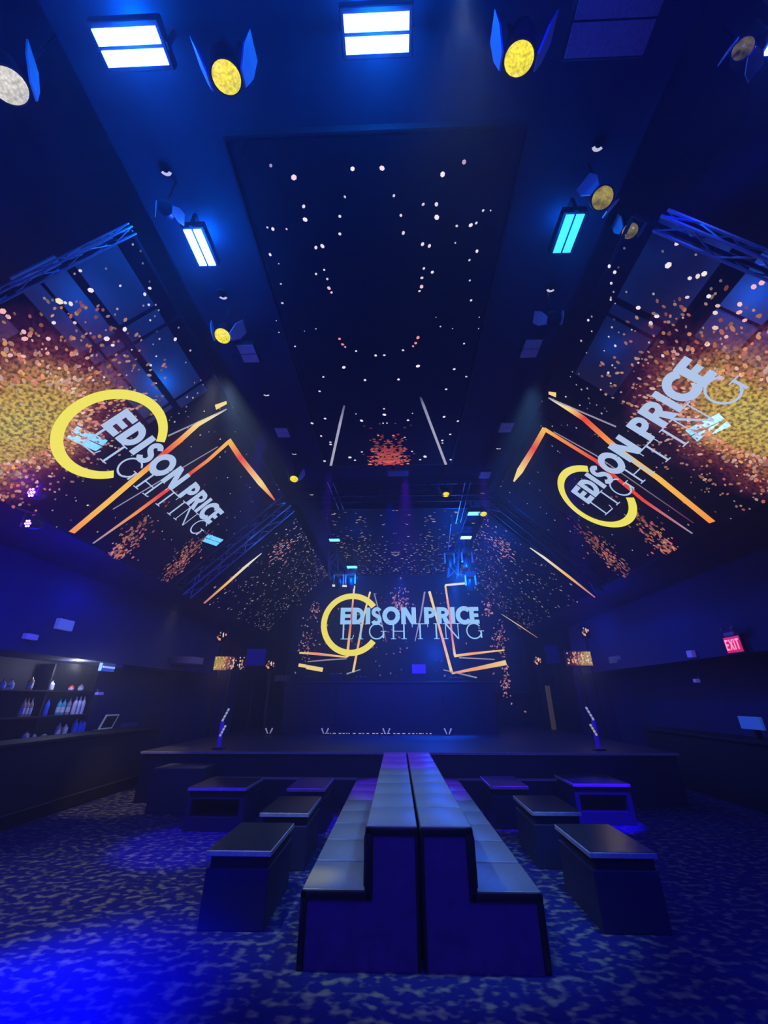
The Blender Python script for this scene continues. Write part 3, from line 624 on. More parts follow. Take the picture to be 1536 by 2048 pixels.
# ================================================================== FIXTURES
def make_strobe(label, m, long=.46, deep=.2, grp='twin-bar strobe panels'):
    root = thing('strobe_light', label, 'strobe light', (0, 0, 0), grp)
    bm = bmesh.new(); box(bm, -long/2-.03, long/2+.03, -deep/2-.03, deep/2+.03, .0, .1, bev=.01); obj('housing', bm, METAL, root)
    for sg in (-1, 1):
        bm = bmesh.new(); box(bm, -long/2, long/2, sg*(deep/4+.003)-deep/4+.008, sg*(deep/4+.003)+deep/4-.008, -.012, .002); obj('light_bar', bm, m, root)
    bm = bmesh.new()
    for sg in (-1, 1): box(bm, sg*(long/2+.035)-.006, sg*(long/2+.035)+.006, -.02, .02, .0, .24)
    box(bm, -long/2-.04, long/2+.04, -.02, .02, .23, .242); tube(bm, (0, 0, .24), (0, 0, .3), .018, n=8); obj('yoke', bm, METAL, root)
    return root
st = make_strobe('left of the two level twin-bar strobes at the picture top, white-blue glare', STROBE)
st.location = (-1.75, 1.11, 6.0)
dup(st, (.045, 1.1, 6.0), 'centre twin-bar strobe at the picture top with white-blue glare')
dup(st, (3.12, 1.2, 6.0), 'twin-bar strobe cut off by the right picture edge')
dup(st, (-1.89, 2.53, 6.0), 'turned twin-bar strobe above the left sloping screen, white-blue glare', (0, 0, rad(90))).scale = (.8, .95, .9)
st2 = make_strobe('turned cyan twin-bar strobe above the right sloping screen', STROBE_C); st2.location = (1.94, 2.51, 6.0); st2.rotation_euler = (0, 0, rad(90)); st2.scale = (.8, .95, .9)
sf = make_strobe('small cyan strobe above the far right screen, beside a yellow lamp', STROBE_F, .3, .2); sf.location = onz(948, 1027, 5.95)
dup(sf, onz(669, 1080, 5.95), 'small cyan strobe above the far left screen')
g1 = dup(sf, onz(932, 1075, 5.95), 'brightest small strobe over the right of the stage, white-cyan glare')
for ch in g1.children:
    if ch.name.startswith('light_bar'): ch.data = ch.data.copy(); ch.data.materials[0] = STROBE
dup(sf, ony(704, 1134, 11.7), 'tiny green-cyan strobe over the left of the stage')
# strobes behind the mesh of the sloping screens
for (px, py), s, lab in (((175, 878), -1, 'cyan strobe glimpsed through the left screen, behind the lettering start'), ((1415, 855), 1, 'cyan strobe glimpsed through the right screen, behind the last letters'), ((425, 1080), -1, 'cyan strobe glimpsed through the far end of the left screen')):
    P = onslope(px, py, s); d = P-CAM; P = P+d/np.linalg.norm(d)*.35
    k = dup(sf, P, lab, (rad(-25), 0, rad(60 if s < 0 else -60))); k.scale = (1.25,)*3

def make_par(label, lens, tilt=(0, 0), r=.105, L=.28, grp='par can lamps'):
    root = thing('par_can', label, 'stage lamp', (0, 0, 0), grp)
    bm = bmesh.new(); lathe(bm, [(r, 0), (r*1.06, .0), (r*1.06, .03), (r, .035), (r*.98, L*.6), (r*.7, L*.85), (r*.62, L), (r*.3, L+.04), (.001, L+.04)][1:], 24); obj('body', bm, METAL, root, True)
    bm = bmesh.new(); lathe(bm, [(.001, -.022), (r*.5, -.018), (r*.93, -.004), (r*.94, .004), (.001, .006)], 24); obj('lens', bm, lens, root, True)
    bm = bmesh.new()
    for sg in (-1, 1):
        x = sg*(r*1.2); vs = [(-.05, -.03), (.05, -.03), (.1, .14), (.085, .3), (-.085, .3), (-.1, .14)]
        prism(bm, vs, x-.006, x+.006, lambda p, a: (a+sg*p[1]*.28, p[0], p[1]+.0))
        obj('yoke_plate', bm, YOKE, root); bm = bmesh.new()
    bm.free()
    root.rotation_euler = (rad(tilt[0]), rad(tilt[1]), 0)
    return root
def place_par(src, px, py, z, label, rot, lens=None, sc=1):
    o = dup(src, onz(px, py, z), label, tuple(rad(a) for a in rot)) if label else src
    o.scale = (sc,)*3
    if lens:
        for ch in o.children:
            if ch.name.startswith('lens'): ch.data = ch.data.copy(); ch.data.materials[0] = lens
    return o
p0 = make_par('lit yellow par can right of the top left strobe, near picture top', LENS_Y); p0.location = onz(453, 155, 5.7); p0.rotation_euler = (rad(12), rad(-8), 0)
place_par(p0, 1038, 118, 5.7, 'lit yellow par can right of the centre strobe, near picture top', (14, 10, 0))
place_par(p0, 18, 172, 5.7, 'warm white par can cut off by the left picture edge', (6, -32, 20), LENS_W, 1.15)
place_par(p0, 1205, 396, 5.75, 'dim gold par can just above the turned cyan strobe', (-14, 22, 30), LENS_G, .88)
place_par(p0, 445, 672, 5.72, 'lit yellow par can below the turned strobe on the left', (-18, 0, 0), None, .95)
place_par(p0, 1486, 97, 5.75, 'unlit-looking glassy par can in the top right corner', (-30, 50, 10), LENS_D, .62)
place_par(p0, 588, 958, 5.8, 'small lit yellow par can left of the ceiling screen far end', (-22, 0, 0), None, .85)
place_par(p0, 892, 989, 5.95, 'small lit yellow par can between the two ceiling screens', (-20, 0, 0), None, .8)
place_par(p0, 967, 1028, 5.9, 'small lit yellow par can beside the far right strobe', (-20, 0, 0), None, .85)
place_par(p0, 330, 415, 5.85, 'unlit par can above the turned strobe on the left', (-50, 0, 20), BLK, .6)
place_par(p0, 1108, 640, 5.8, 'unlit par can below the turned cyan strobe on the right', (-30, 0, 0), BLK, .8)
P = onslope(1260, 462, 1); d = P-CAM; P = P+d/np.linalg.norm(d)*.22
o = dup(p0, P, 'golden par can glittering through the top of the right sloping screen', (rad(-10), rad(20), 0))
for ch in o.children:
    if ch.name.startswith('lens'): ch.data = ch.data.copy(); ch.data.materials[0] = LENS_G
o.scale = (.75,)*3
for (px, py, lab) in ((330, 337, 'recessed ceiling downlight above the unlit left par can'), (1198, 287, 'recessed ceiling downlight above the gold par can'), (445, 590, 'recessed downlight between left turned strobe and yellow par can'), (1103, 575, 'recessed downlight below the cyan strobe on the right'), (532, 787, 'recessed downlight left of the ceiling screen middle'), (588, 906, 'recessed downlight just above the small left yellow lamp'), (623, 988, 'recessed downlight beyond the small left yellow lamp'), (998, 895, 'recessed downlight right of the ceiling screen far end'), (966, 985, 'recessed downlight above the far right yellow lamp'), (947, 1045, 'recessed downlight just below the far right cyan strobe')):
    t = thing('downlight', lab, 'downlight', onz(px, py, 6.282), 'recessed downlights')
    bm = bmesh.new(); lathe(bm, [(.075, .0), (.075, .02), (.06, .02), (.055, .0)], 20); obj('trim_ring', bm, METAL, t, True)
    bm = bmesh.new()
    for a in range(-6, 7):
        th = rad(90+a*9); th2 = rad(90+(a+1)*9)
        vs = [bm.verts.new((.06*math.cos(q)*k, .06*math.sin(q)*k, -.004)) for q, k in ((th, 1), (th2, 1), (th2, .55), (th, .55))]; bm.faces.new(vs)
    obj('reflector', bm, CHROME, t)
VENT = mat('grey_speaker_grille', (.55, .57, .62), .6, vary=.4, bscale=50)
def wing_box(px, py, w, l, lab, z=6.05):
    t = thing('ceiling_speaker', lab, 'ceiling speaker', onz(px, py, z), 'square ceiling speakers')
    bm = bmesh.new(); box(bm, -w/2, w/2, -l/2, l/2, .0, .06, bev=.008); obj('housing', bm, METAL, t)
    bm = bmesh.new(); box(bm, -w/2+.02, w/2-.02, -l/2+.02, -.006, -.012, .0); box(bm, -w/2+.02, w/2-.02, .006, l/2-.02, -.012, .0); obj('grille', bm, VENT, t)
wing_box(1230, 38, .62, .4, 'large grey ceiling panel speaker near the top right')
wing_box(497, 707, .26, .34, 'grey ceiling speaker right of the yellow lamp on the left')
wing_box(1062, 697, .26, .34, 'grey ceiling speaker on the right below the unlit par can')
wing_box(565, 865, .26, .3, 'grey ceiling speaker on the left beside the ceiling screen streak')
wing_box(1012, 855, .26, .3, 'grey ceiling speaker on the right beside the ceiling screen streak')
wing_box(970, 950, .26, .3, 'farthest grey ceiling speaker on the right')

# moving heads hanging over the stage
def make_mover(label):
    root = thing('moving_head', label, 'moving head light', (0, 0, 0), 'moving heads over the stage')
    bm = bmesh.new(); box(bm, -.16, .16, -.13, .13, .0, .12, bev=.015); obj('base', bm, METAL, root)
    bm = bmesh.new()
    for sg in (-1, 1): box(bm, sg*.15-.02, sg*.15+.02, -.06, .06, -.3, .02, bev=.008)
    obj('yoke', bm, YOKE, root)
    M = Matrix.Translation((0, 0, -.24)) @ Matrix.Rotation(rad(25), 4, 'X')
    bm = bmesh.new(); lathe(bm, [(.05, -.2), (.1, -.2), (.115, -.12), (.12, .05), (.08, .15), (.001, .16)], 20, M); obj('head', bm, METAL, root, True)
    bm = bmesh.new(); lathe(bm, [(.001, -.206), (.085, -.202), (.085, -.195)], 20, M); obj('lens', bm, STROBE_F, root)
    bm = bmesh.new(); tube(bm, (0, 0, .1), (0, 0, .45), .02, n=8); obj('clamp', bm, METAL, root)
    return root
mv = make_mover('moving head light at the left top corner of the stage screen'); mv.location = ony(678, 1150, 12.2)
dup(mv, ony(700, 1153, 12.2)+np.array([.02, 0, .05]), 'moving head light right of the leftmost one over the stage')
dup(mv, ony(898, 1108, 12.2), 'moving head light at the foot of the long right ceiling rod')
dup(mv, ony(933, 1105, 11.6), 'moving head light directly below the brightest stage strobe')
dup(mv, ony(940, 1152, 12.0), 'moving head light over the right corner of the stage screen')
for nm, a, b, g in (('left', ony(668, 1160, 12.6), ony(668, 1060, 12.6), 0), ('right', ony(906, 1160, 12.6), ony(906, 1060, 12.6), 0)):
    a[2] = 5.25; b[2] = 6.3
    truss('lighting_truss', a, b, 'short hanging truss over the %s of the stage' % nm, .3, (0, 1, 0), group='hanging stage trusses')
for a, b, lab in (((655, 965), (677, 1018), 'thin ceiling rod left of the gap between the ceiling screens'), ((930, 965), (912, 1045), 'thin ceiling rod right of the gap, in front of the stage lights'), ((405, 400), (375, 455), None)):
    if lab is None: continue
    A = onz(*a, 5.98); B = onz(*b, 5.98); bm = bmesh.new(); tube(bm, A, B, .012, n=6); tube(bm, A+np.array([.12, 0, 0]), B+np.array([.12, 0, 0]), .008, n=6)
    tag(obj('ceiling_rod', bm, ALU), lab, 'rod')
A = ony(901, 1050, 11); B = ony(896, 1103, 12.2)
bm = bmesh.new(); tube(bm, onz(902, 1048, 5.9), B, .01, n=6); tag(obj('cable', bm, ALU), 'thin cable dropping to the right moving heads', 'cable')
# projector
t = thing('projector', 'slim dark blue bar projector on the ceiling between the screens', 'projector', onz(796, 949, 6.0))
bm = bmesh.new(); box(bm, -.22, .22, -.12, .12, .02, .14, bev=.015); obj('body', bm, mat('blue_grey_plastic', (.12, .2, .4), .4), t)
bm = bmesh.new(); lathe(bm, [(.035, 0), (.035, .03), (.03, .03)], 16, Matrix.Translation((-.1, -.125, .08)) @ Matrix.Rotation(rad(90), 4, 'X')); obj('lens', bm, METAL, t)
# violet par lights below left screen
for (px, py), lab, k in (((63, 985), 'violet LED wash light glaring in front of the left screen lower edge', 1), ((56, 1047), 'violet LED wash light below the left screen lower edge', .8)):
    t = thing('wash_light', lab, 'wash light', ony(px, py, 4.25), 'violet wash lights')
    M = Matrix.Rotation(rad(-75), 4, 'X') @ Matrix.Rotation(rad(10), 4, 'Y')
    bm = bmesh.new(); lathe(bm, [(.075*k, -.001), (.08*k, .0), (.08*k, .1), (.05*k, .15), (.001, .15)], 20, M); obj('body', bm, METAL, t, True)
    for i in range(7):
        a = rad(60*i); rr = .045*k if i < 6 else 0
        bm = bmesh.new(); lathe(bm, [(.001, -.012), (.015*k, -.008), (.017*k, .0)], 10, M @ Matrix.Translation((rr*math.cos(a), rr*math.sin(a), 0))); obj('led', bm, PURP, t)
    bm = bmesh.new(); box(bm, -.1*k, -.085*k, -.02, .02, -.05, .14); box(bm, .085*k, .1*k, -.02, .02, -.05, .14); box(bm, -.1*k, .1*k, -.02, .02, .13, .145); obj('bracket', bm, METAL, t)

# ================================================================== SEATING
def make_bench(side, label):
    # side -1 = seat facing left; profile mirrored about the shared back line x = .28
    X0 = .28; root = thing('bench_seat', label, 'bench', (X0, 3.78, 0), 'back-to-back benches')
    Y1 = 4.5
    # local: a = distance from centre line outward
    G = .012
    prof = [(G, .0), (.865, .0), (.865, .36), (.395, .36), (.395, .74), (G, .74)]
    bm = bmesh.new(); prism(bm, prof, .03, Y1, lambda p, a: (side*p[0], a, p[1])); obj('body', bm, PIPING, root)
    # padded black border round the end
    bm = bmesh.new()
    def strip(a0, b0, a1, b1): box(bm, min(side*a0, side*a1), max(side*a0, side*a1), -.012, .06, b0, b1, bev=.012)
    strip(.825, 0, .875, .425); strip(.36, .37, .875, .425); strip(.35, .37, .41, .8); strip(G, .745, .41, .8); strip(G, 0, .035, .8)
    obj('end_border', bm, PIPING, root, True)
    inner = [(.035, .0), (.826, .0), (.826, .372), (.352, .372), (.352, .747), (.035, .747)]
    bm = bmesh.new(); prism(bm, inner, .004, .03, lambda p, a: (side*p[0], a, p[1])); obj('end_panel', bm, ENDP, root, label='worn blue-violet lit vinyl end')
    n = 8; st_ = Y1/n
    for i in range(n):
        y0, y1 = i*st_+.012, (i+1)*st_-.012
        if i == 0: y0 = .0
        bm = bmesh.new(); a0, a1 = .405, .87
        box(bm, min(side*a0, side*a1), max(side*a0, side*a1), y0, y1, .362, .43, bev=.013, seg=3); obj('seat_cushion', bm, VINYL, root, True)
        bm = bmesh.new(); a0, a1 = G, .405
        box(bm, min(side*a0, side*a1), max(side*a0, side*a1), y0, y1, .742, .81, bev=.013, seg=3); obj('back_cushion_top', bm, VINYL, root, True)
        bm = bmesh.new(); box(bm, min(side*.395, side*.42), max(side*.395, side*.42), y0, y1, .44, .745, bev=.01); obj('back_pad', bm, PIPING, root, True)
    return root
make_bench(-1, 'left half of the central double bench, seat facing left toward the bar')
make_bench(1, 'right half of the central double bench, seat facing right')

def make_table(w, d, h=.52, cubby=False, label='', group='low box tables', shelfside=0):
    root = thing('box_table', label, 'table', (0, 0, 0), group)
    bm = bmesh.new(); box(bm, -w/2, w/2, 0, d, h-.045, h-.004, bev=.006); obj('edge_band', bm, TEDGE, root)
    bm = bmesh.new(); box(bm, -w/2+.006, w/2-.006, .006, d-.006, h-.006, h, bev=.002); obj('tabletop', bm, TTOP, root)
    if cubby:
        bm = bmesh.new(); z0, z1 = 0, h-.045; a, b = w/2-.01, .07
        box(bm, -a, -a+b, .02, d-.02, z0, z1-.08); box(bm, a-b, a, .02, d-.02, z0, z1-.08)
        box(bm, -a+b, a-b, .02, d-.02, z0, .16); box(bm, -a+b, a-b, .02, d-.02, z1-.1, z1-.08)
        box(bm, -a+b, a-b, d-.06, d-.02, .16, z1-.1)
        obj('body', bm, TBODY, root)
        bm = bmesh.new(); box(bm, -a+.02, a-.02, .035, d-.035, z1-.08, z1); obj('neck', bm, BLK, root)
    else:
        bm = bmesh.new(); box(bm, -w/2+.01, w/2-.01, .015, d-.015, 0, h-.125, bev=.008); obj('body', bm, TBODY, root)
        bm = bmesh.new(); box(bm, -w/2+.04, w/2-.025, .03, d-.03, h-.125, h-.045); obj('neck', bm, BLK, root)
    return root
tb = make_table(.56, .83, label='nearest low box table on the left of the benches'); tb.location = (-1.24, 4.24, 0)
dup(tb, (-1.17, 5.46, 0), 'middle low box table on the left, second from the camera')
dup(tb, (-1.2, 6.78, 0), 'farthest low box table in the row beside the left bench seat')
dup(tb, (2.01, 4.29, 0), 'nearest low box table on the right of the benches')
dup(tb, (1.93, 5.6, 0), 'middle low box table on the right with a scuffed top')
dup(tb, (1.76, 7.04, 0), 'farthest low box table in the row beside the right bench seat')
tc_ = make_table(.86, .8, cubby=True, label='wide open-front box table at far left, off the main row'); tc_.location = (-2.5, 6.8, 0)
dup(tc_, (3.2, 7.27, 0), 'wide open-front box table at far right, front lit bright blue')
# low planter-like partition by the aisle
bm = bmesh.new(); box(bm, -4.0, -3.15, 7.75, 8.3, 0, .62, bev=.01)
tag(obj('low_cabinet', bm, mat('dark_grey_laminate', (.07, .07, .08), .5, vary=.3, bscale=5)), 'dark low cabinet left of the tables beside the lit carpet patch', 'cabinet')

# ================================================================== STAGE
t = thing('dj_booth', 'wide dark DJ booth standing on the stage under the back screen', 'DJ booth', (-.15, 12.5, .8))
bm = bmesh.new(); box(bm, -3.0, 3.05, 0, .7, 0, 1.28, bev=.01); obj('front', bm, STAGEM, t)
bm = bmesh.new(); box(bm, -3.05, 3.1, -.04, .75, 1.28, 1.33, bev=.008); obj('countertop', bm, TBODY, t)
for i in range(5):
    x = -3+6.05*(i)/4; bm = bmesh.new(); box(bm, x-.015, x+.015, -.012, 0, .02, 1.26); obj('panel_joint', bm, PIPING, t)
ZT = 2.131
bm = bmesh.new
def gear(name, cat, lab, px, w, d, h, m, knobs=0, grp='gear on the DJ booth'):
    P = ony(px, 1362, 12.7); r_ = thing(name, lab, cat, (P[0], 12.62, ZT), grp)
    q = bmesh.new(); box(q, -w/2, w/2, 0, d, 0, h, bev=.008); obj('case', q, m, r_)
    for i in range(knobs):
        q = bmesh.new(); x = -w/2+w*(i+.5)/knobs; tube(q, (x, d*.3, h), (x, d*.3, h+.025), .012, n=8); obj('knob', q, ALU, r_)
gear('media_player', 'DJ player', 'dark player box at the left end of the DJ booth top', 563, .4, .3, .16, METAL, 3)
gear('media_player', 'DJ player', 'dark player box on the booth top below the yellow dash streaks', 620, .4, .3, .12, METAL, 3)
gear('audio_mixer', 'mixer', 'mixer with small knobs on the booth top left of the middle', 672, .36, .3, .2, METAL, 5)
gear('media_player', 'DJ player', 'dark player box right of the mixer on the booth top', 722, .4, .3, .12, METAL, 3)
gear('media_player', 'DJ player', 'dark player box right of the laptop on the booth top', 912, .4, .3, .1, METAL, 3)
P = ony(838, 1360, 12.7); t = thing('laptop', 'open laptop with glowing blue-violet lid on the DJ booth', 'laptop', (P[0], 12.6, ZT))
q = bmesh.new(); box(q, -.19, .19, 0, .26, 0, .2, bev=.006); obj('stand', q, METAL, t)
q = bmesh.new(); box(q, -.2, .2, 0, .015, .2, .46, bev=.006); obj('lid', q, mat('violet_lit_lid', (.1, .1, .3), .4, emit=(.05, .01, 1), strength=.6), t, label='glowing blue-violet lid')
q = bmesh.new(); box(q, -.19, .19, 0, .25, .2, .215); obj('keyboard', q, METAL, t)
# string of small lights along the foot of the DJ booth
t = thing('light_strip', 'low rail of tiny white lights along the foot of the DJ booth', 'light strip', (0, 12.2, .8))
q = bmesh.new(); box(q, -1.95, 1.05, -.02, .02, .0, .04); obj('rail', q, METAL, t)
rnd = random.Random(4); q = bmesh.new(); x = -1.85
while x < 1.0:
    w_ = rnd.uniform(.02, .09); box(q, x, x+w_, -.026, -.02, .012, .03); x += w_+rnd.uniform(.02, .09)
obj('bulb', q, mat('small_white_bulbs', (.8, .8, .8), .4, emit=(.75, .75, .9), strength=.5), t)['kind'] = 'stuff'
for px, lab in ((537, 'small floor spotlight at the left end of the rail of lights'), (650, 'small floor spotlight second from left at the DJ booth foot'), (773, 'small floor spotlight at the middle of the DJ booth foot'), (895, 'small floor spotlight right of the middle at the DJ booth foot')):
    P = onz(px, 1470, .8); t = thing('floor_light', lab, 'floor light', (P[0], 11.9, .8), 'stage floor lights')
    q = bmesh.new(); box(q, -.1, .1, -.06, .06, 0, .03, bev=.005); obj('base', q, METAL, t)
    for sg in (-1, 1):
        q = bmesh.new(); tube(q, (sg*.03, 0, .03), (sg*.09, -.02, .16), .012, .02, n=8); obj('lamp_head', q, mat('pale_lamp_metal', (.7, .7, .75), .3, .4, emit=(.6, .6, .9), strength=.35), t)
    q = bmesh.new(); tube(q, (0, 0, .03), (0, 0, .2), .006, n=6); obj('stem', q, METAL, t)
# posts at the stage corners, their blue glow set as emission
for (px, sgn, lab) in ((440, 1, 'blue glowing post standing on the left corner of the stage edge'), (1184, -1, 'blue glowing post standing on the right corner of the stage edge')):
    P = onz(px, 1497, .8); t = thing('glowing_post', lab, 'light post', (P[0], 8.75, .8), 'glowing posts on the stage edge')
    h = .47 if sgn > 0 else .5
    q = bmesh.new(); box(q, -.1, .1, -.08, .08, 0, .03, bev=.008); obj('foot', q, METAL, t)
    q = bmesh.new(); box(q, -.03, .03, -.03, .03, .03, h, bev=.006); obj('post', q, mat('blue_post_glow', (.1, .1, .4), .4, emit=(.03, .0, 1), strength=.28), t, label='blue glowing post')
    for z0, l, cc in ((h, .26, (.6, .7, .9)), (h-.26, .22, (.6, .7, .9) if sgn > 0 else (.8, .8, .2))):
        q = bmesh.new(); M = Matrix.Translation((sgn*.0, -.03, z0)) @ Matrix.Rotation(rad(24*sgn), 4, 'Y')
        for i in range(4): box(q, -.015, .015, -.015, .015, i*l/4+.008, (i+1)*l/4-.008, M)
        obj('lamp_bar', q, mat('glinting_bar', (.6, .6, .6), .3, emit=cc, strength=.45), t)
# side screens by the stage wings, and blue column light as glowing squares
FIRE = led_panel_mat('fire_display', (0, 0), (.75, .75), 0, 1.0)
def tvset(px0, py0, px1, py1, y, lab, m, name='television', cat='television', uvc=None, group='small displays and blue-lit squares by the stage wings'):
    A = ony(px0, py0, y); B = ony(px1, py1, y); w = B[0]-A[0]; h = A[2]-B[2]; t = thing(name, lab, cat, ((A[0]+B[0])/2, y, B[2]), group)
    q = bmesh.new(); box(q, -w/2-.02, w/2+.02, .004, .06, -.02, h+.02, bev=.006); obj('housing', q, METAL, t)
    q = bmesh.new(); ul = q.loops.layers.uv.new('UVMap')
    f = q.faces.new([q.verts.new(p) for p in ((-w/2, 0, 0), (w/2, 0, 0), (w/2, 0, h), (-w/2, 0, h))])
    cu, cv = uvc or (0, 0)
    for l in f.loops: l[ul].uv = (l.vert.co.x-cu*w, (l.vert.co.z-h/2-cv*h))
    me = bpy.data.meshes.new('screen'); q.to_mesh(me); q.free(); me.materials.append(m); o = bpy.data.objects.new('screen', me); COL.objects.link(o); o.parent = t
    # embers
    return t, w, h
def embers(t, w, h, n, seed, hot):
    rnd = random.Random(seed); q = bmesh.new(); cl = q.loops.layers.float_color.new('Col')
    for _ in range(n):
        x = rnd.uniform(-w/2+.02, w/2-.02); z = rnd.uniform(.03, h-.03); r = rnd.uniform(.012, .03); k = rnd.uniform(.3, 1)
        c = rnd.choice([(1, .7, .4), (1, .35, .15), (1, .8, .7)])
        f = q.faces.new([q.verts.new((x+r*math.cos(a), -.006, z+r*1.4*math.sin(a))) for a in (0, 1.05, 2.1, 3.14, 4.19, 5.24)])
        for l in f.loops: l[cl] = (c[0]*k, c[1]*k, c[2]*k, 1)
    me = bpy.data.meshes.new('ember'); q.to_mesh(me); q.free(); me.materials.append(GLOW); o = bpy.data.objects.new('ember', me); COL.objects.link(o); o.parent = t; o['kind'] = 'stuff'
BLUEP = mat('dim_blue_glow', (.02, .02, .1), .4, emit=(.02, .005, 1), strength=.13)
BLUEP2 = mat('faint_blue_column_light', (.02, .02, .1), .4, emit=(.005, .008, 1), strength=.04)  # blue light falling on the stage columns is put in as glowing squares
for args, n, hot in (((431, 1313, 487, 1340, 12.6, 'fiery television left of the stage with bright left edge', FIRE, 'television', 'television', (-.5, 0)), 60, 1),
                     ((1131, 1303, 1186, 1331, 12.2, 'fiery television right of the stage with bright right edge', FIRE, 'television', 'television', (.5, 0)), 60, 1),
                     ((436, 1262, 452, 1284, 12.9, 'tiny square of sparks above the left television', FIRE, 'television', 'television', (9, 9)), 12, 1),
                     ((1161, 1253, 1181, 1275, 12.5, 'tiny square of sparks above the right television', FIRE, 'television', 'television', (9, 9)), 12, 1),
                     ((533, 1320, 548, 1340, 14.1, 'narrow strip of sparks beside the blue-lit square on the left', FIRE, 'television', 'television', (9, 9)), 14, 1),
                     ((1067, 1312, 1084, 1332, 14.1, 'narrow strip of sparks beside the blue-lit square on the right', FIRE, 'television', 'television', (9, 9)), 14, 1),
                     ((495, 1298, 528, 1331, 14.0, 'blue light on a column as a dim glowing square, left of the back screen', BLUEP, 'wall_display', 'display'), 0, 0),  # no display here, blue column light put in as a glowing square
                     ((1089, 1290, 1121, 1326, 14.0, 'blue light on a column as a faint glowing square, right of the back screen', BLUEP2, 'wall_display', 'display'), 0, 0)):  # no display here, blue column light put in as a glowing square
    t, w, h = tvset(*args)
    if n: embers(t, w, h, n, 5, hot)
    # pole carrying it
    lo = .8 if -4.6 < t.location.x < 5.1 else 0
    q = bmesh.new(); box(q, -.04, .04, .06, .12, lo-t.location.z, h*.5); obj('mount', q, METAL, t)
# brass-coloured narrow column and round soffits
A = ony(1090, 1345, 14.1)
q = bmesh.new(); box(q, -.06, .06, -.06, .06, 0, 1.25, bev=.01)
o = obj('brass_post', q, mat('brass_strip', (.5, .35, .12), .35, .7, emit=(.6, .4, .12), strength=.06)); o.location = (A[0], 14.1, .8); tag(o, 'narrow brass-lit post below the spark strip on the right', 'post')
for s, (pa, pb), nm in ((-1, ((338, 1328), (402, 1330)), 'left'), (1, ((1222, 1322), (1290, 1328)), 'right')):
    A = ony(*pa, 11.5); B = ony(*pb, 11.5); cx_ = (A[0]+B[0])/2; w = abs(B[0]-A[0])/2; q = bmesh.new()
    M = Matrix.Translation((cx_, 11.5, B[2]+.1))
    lathe(q, [(w*.9, -.1), (w, -.08), (w, .08), (w*.9, .1)], 28, M)
    o = obj('round_soffit', q, mat('brown_soffit', (.35, .28, .26), .7, vary=.2)); tag(o, 'brown round soffit hanging by the %s stage wing' % nm, 'soffit', 'round soffits')
    q = bmesh.new(); tube(q, (cx_, 11.5, B[2]+.18), (cx_, 11.5, 3.87), .01, n=6); c = obj('rod', q, METAL); c.parent = o
point('wing_glow', (-4.3, 10.6, 2.3), 4, (1, .75, .6)); point('wing_glow', (4.7, 10.6, 2.3), 4, (1, .75, .6))

# ================================================================== BAR (left)
t = thing('bar_counter', 'long black bar counter along the left side of the room', 'bar counter', (-5.68, 5.2, 0))
q = bmesh.new(); box(q, -.22, .22, -2.2, 5.2, 0, 1.05, bev=.01); obj('front', q, BLK, t)
q = bmesh.new(); box(q, -.3, .3, -2.25, 5.25, 1.05, 1.1, bev=.01); obj('countertop', q, BLK, t)
q = bmesh.new(); tube(q, (.3, -2.1, .2), (.3, 5.1, .2), .02, n=10); obj('foot_rail', q, METAL, t, True)
t = thing('back_bar_shelves', 'dark shelving unit behind the bar counter, holding bottles', 'shelving', (-6.75, 8.2, 0))
q = bmesh.new(); box(q, -.22, .22, -2.6, 2.2, 0, 1.0, bev=.01); obj('cabinet', q, BLK, t)
q = bmesh.new(); box(q, -.24, -.21, -2.6, 1.3, 1.0, 2.36); obj('back_panel', q, BLK, t)
for z in (1.38, 1.83):
    q = bmesh.new(); box(q, -.2, .17, -2.6, 1.3, z-.025, z); obj('shelf', q, BLK, t)
for y in (-2.6, -1.3, 0, 1.3):
    q = bmesh.new(); box(q, -.2, .1, y-.02, y+.02, 1.0, 2.3); obj('upright', q, BLK, t)
def bottle_mat(n, c): return mat(n, c, .15, emit=c, strength=.03, spec=.8)  # faint glow of the glass colour put in to brighten each bottle
BM = {'brown': bottle_mat('brown_glass', (.42, .27, .2)), 'blue': bottle_mat('blue_glass', (.05, .12, .9)), 'teal': bottle_mat('teal_glass', (.05, .4, .5)), 'clear': bottle_mat('pale_glass', (.75, .75, .8)), 'red': bottle_mat('red_glass', (.9, .05, .03)), 'grey': bottle_mat('grey_glass', (.3, .3, .38))}
LBL = mat('paper_label', (.7, .7, .75), .6)
def bottle(px, z, x, kind, lab, h=.3, r=.04, grp='bottles behind the bar'):
    P = onx(px, 1400, x); k = (x-CAM[0])/ray(px, 1400)[0]
    # depth along the shelf from the pixel column at this height
    y = None
    lo, hi = 4.0, 13.0
    for _ in range(40):
        mid = (lo+hi)/2; v = np.array([x, mid, z+h/2])-CAM
        cw, sw = math.cos(YW), math.sin(YW); X = v[0]*cw+v[1]*sw; fy = -v[0]*sw+v[1]*cw; zc = fy*math.cos(PT)+v[2]*math.sin(PT)
        if 768+F*X/zc < px: lo = mid
        else: hi = mid
    t = thing('bottle', lab, 'bottle', (x, mid, z), grp)
    q = bmesh.new(); lathe(q, [(r*.9, 0), (r, .01), (r, h*.6), (r*.9, h*.66), (r*.35, h*.8), (r*.33, h*.93)], 14); obj('glass', q, BM[kind], t, True)
    q = bmesh.new(); lathe(q, [(r*.38, h*.93), (r*.38, h), (.001, h)], 10); obj('cap', q, METAL, t)
    q = bmesh.new(); lathe(q, [(r*1.03, h*.15), (r*1.03, h*.45)], 14); obj('paper_label', q, LBL if kind != 'blue' else BM['blue'], t)
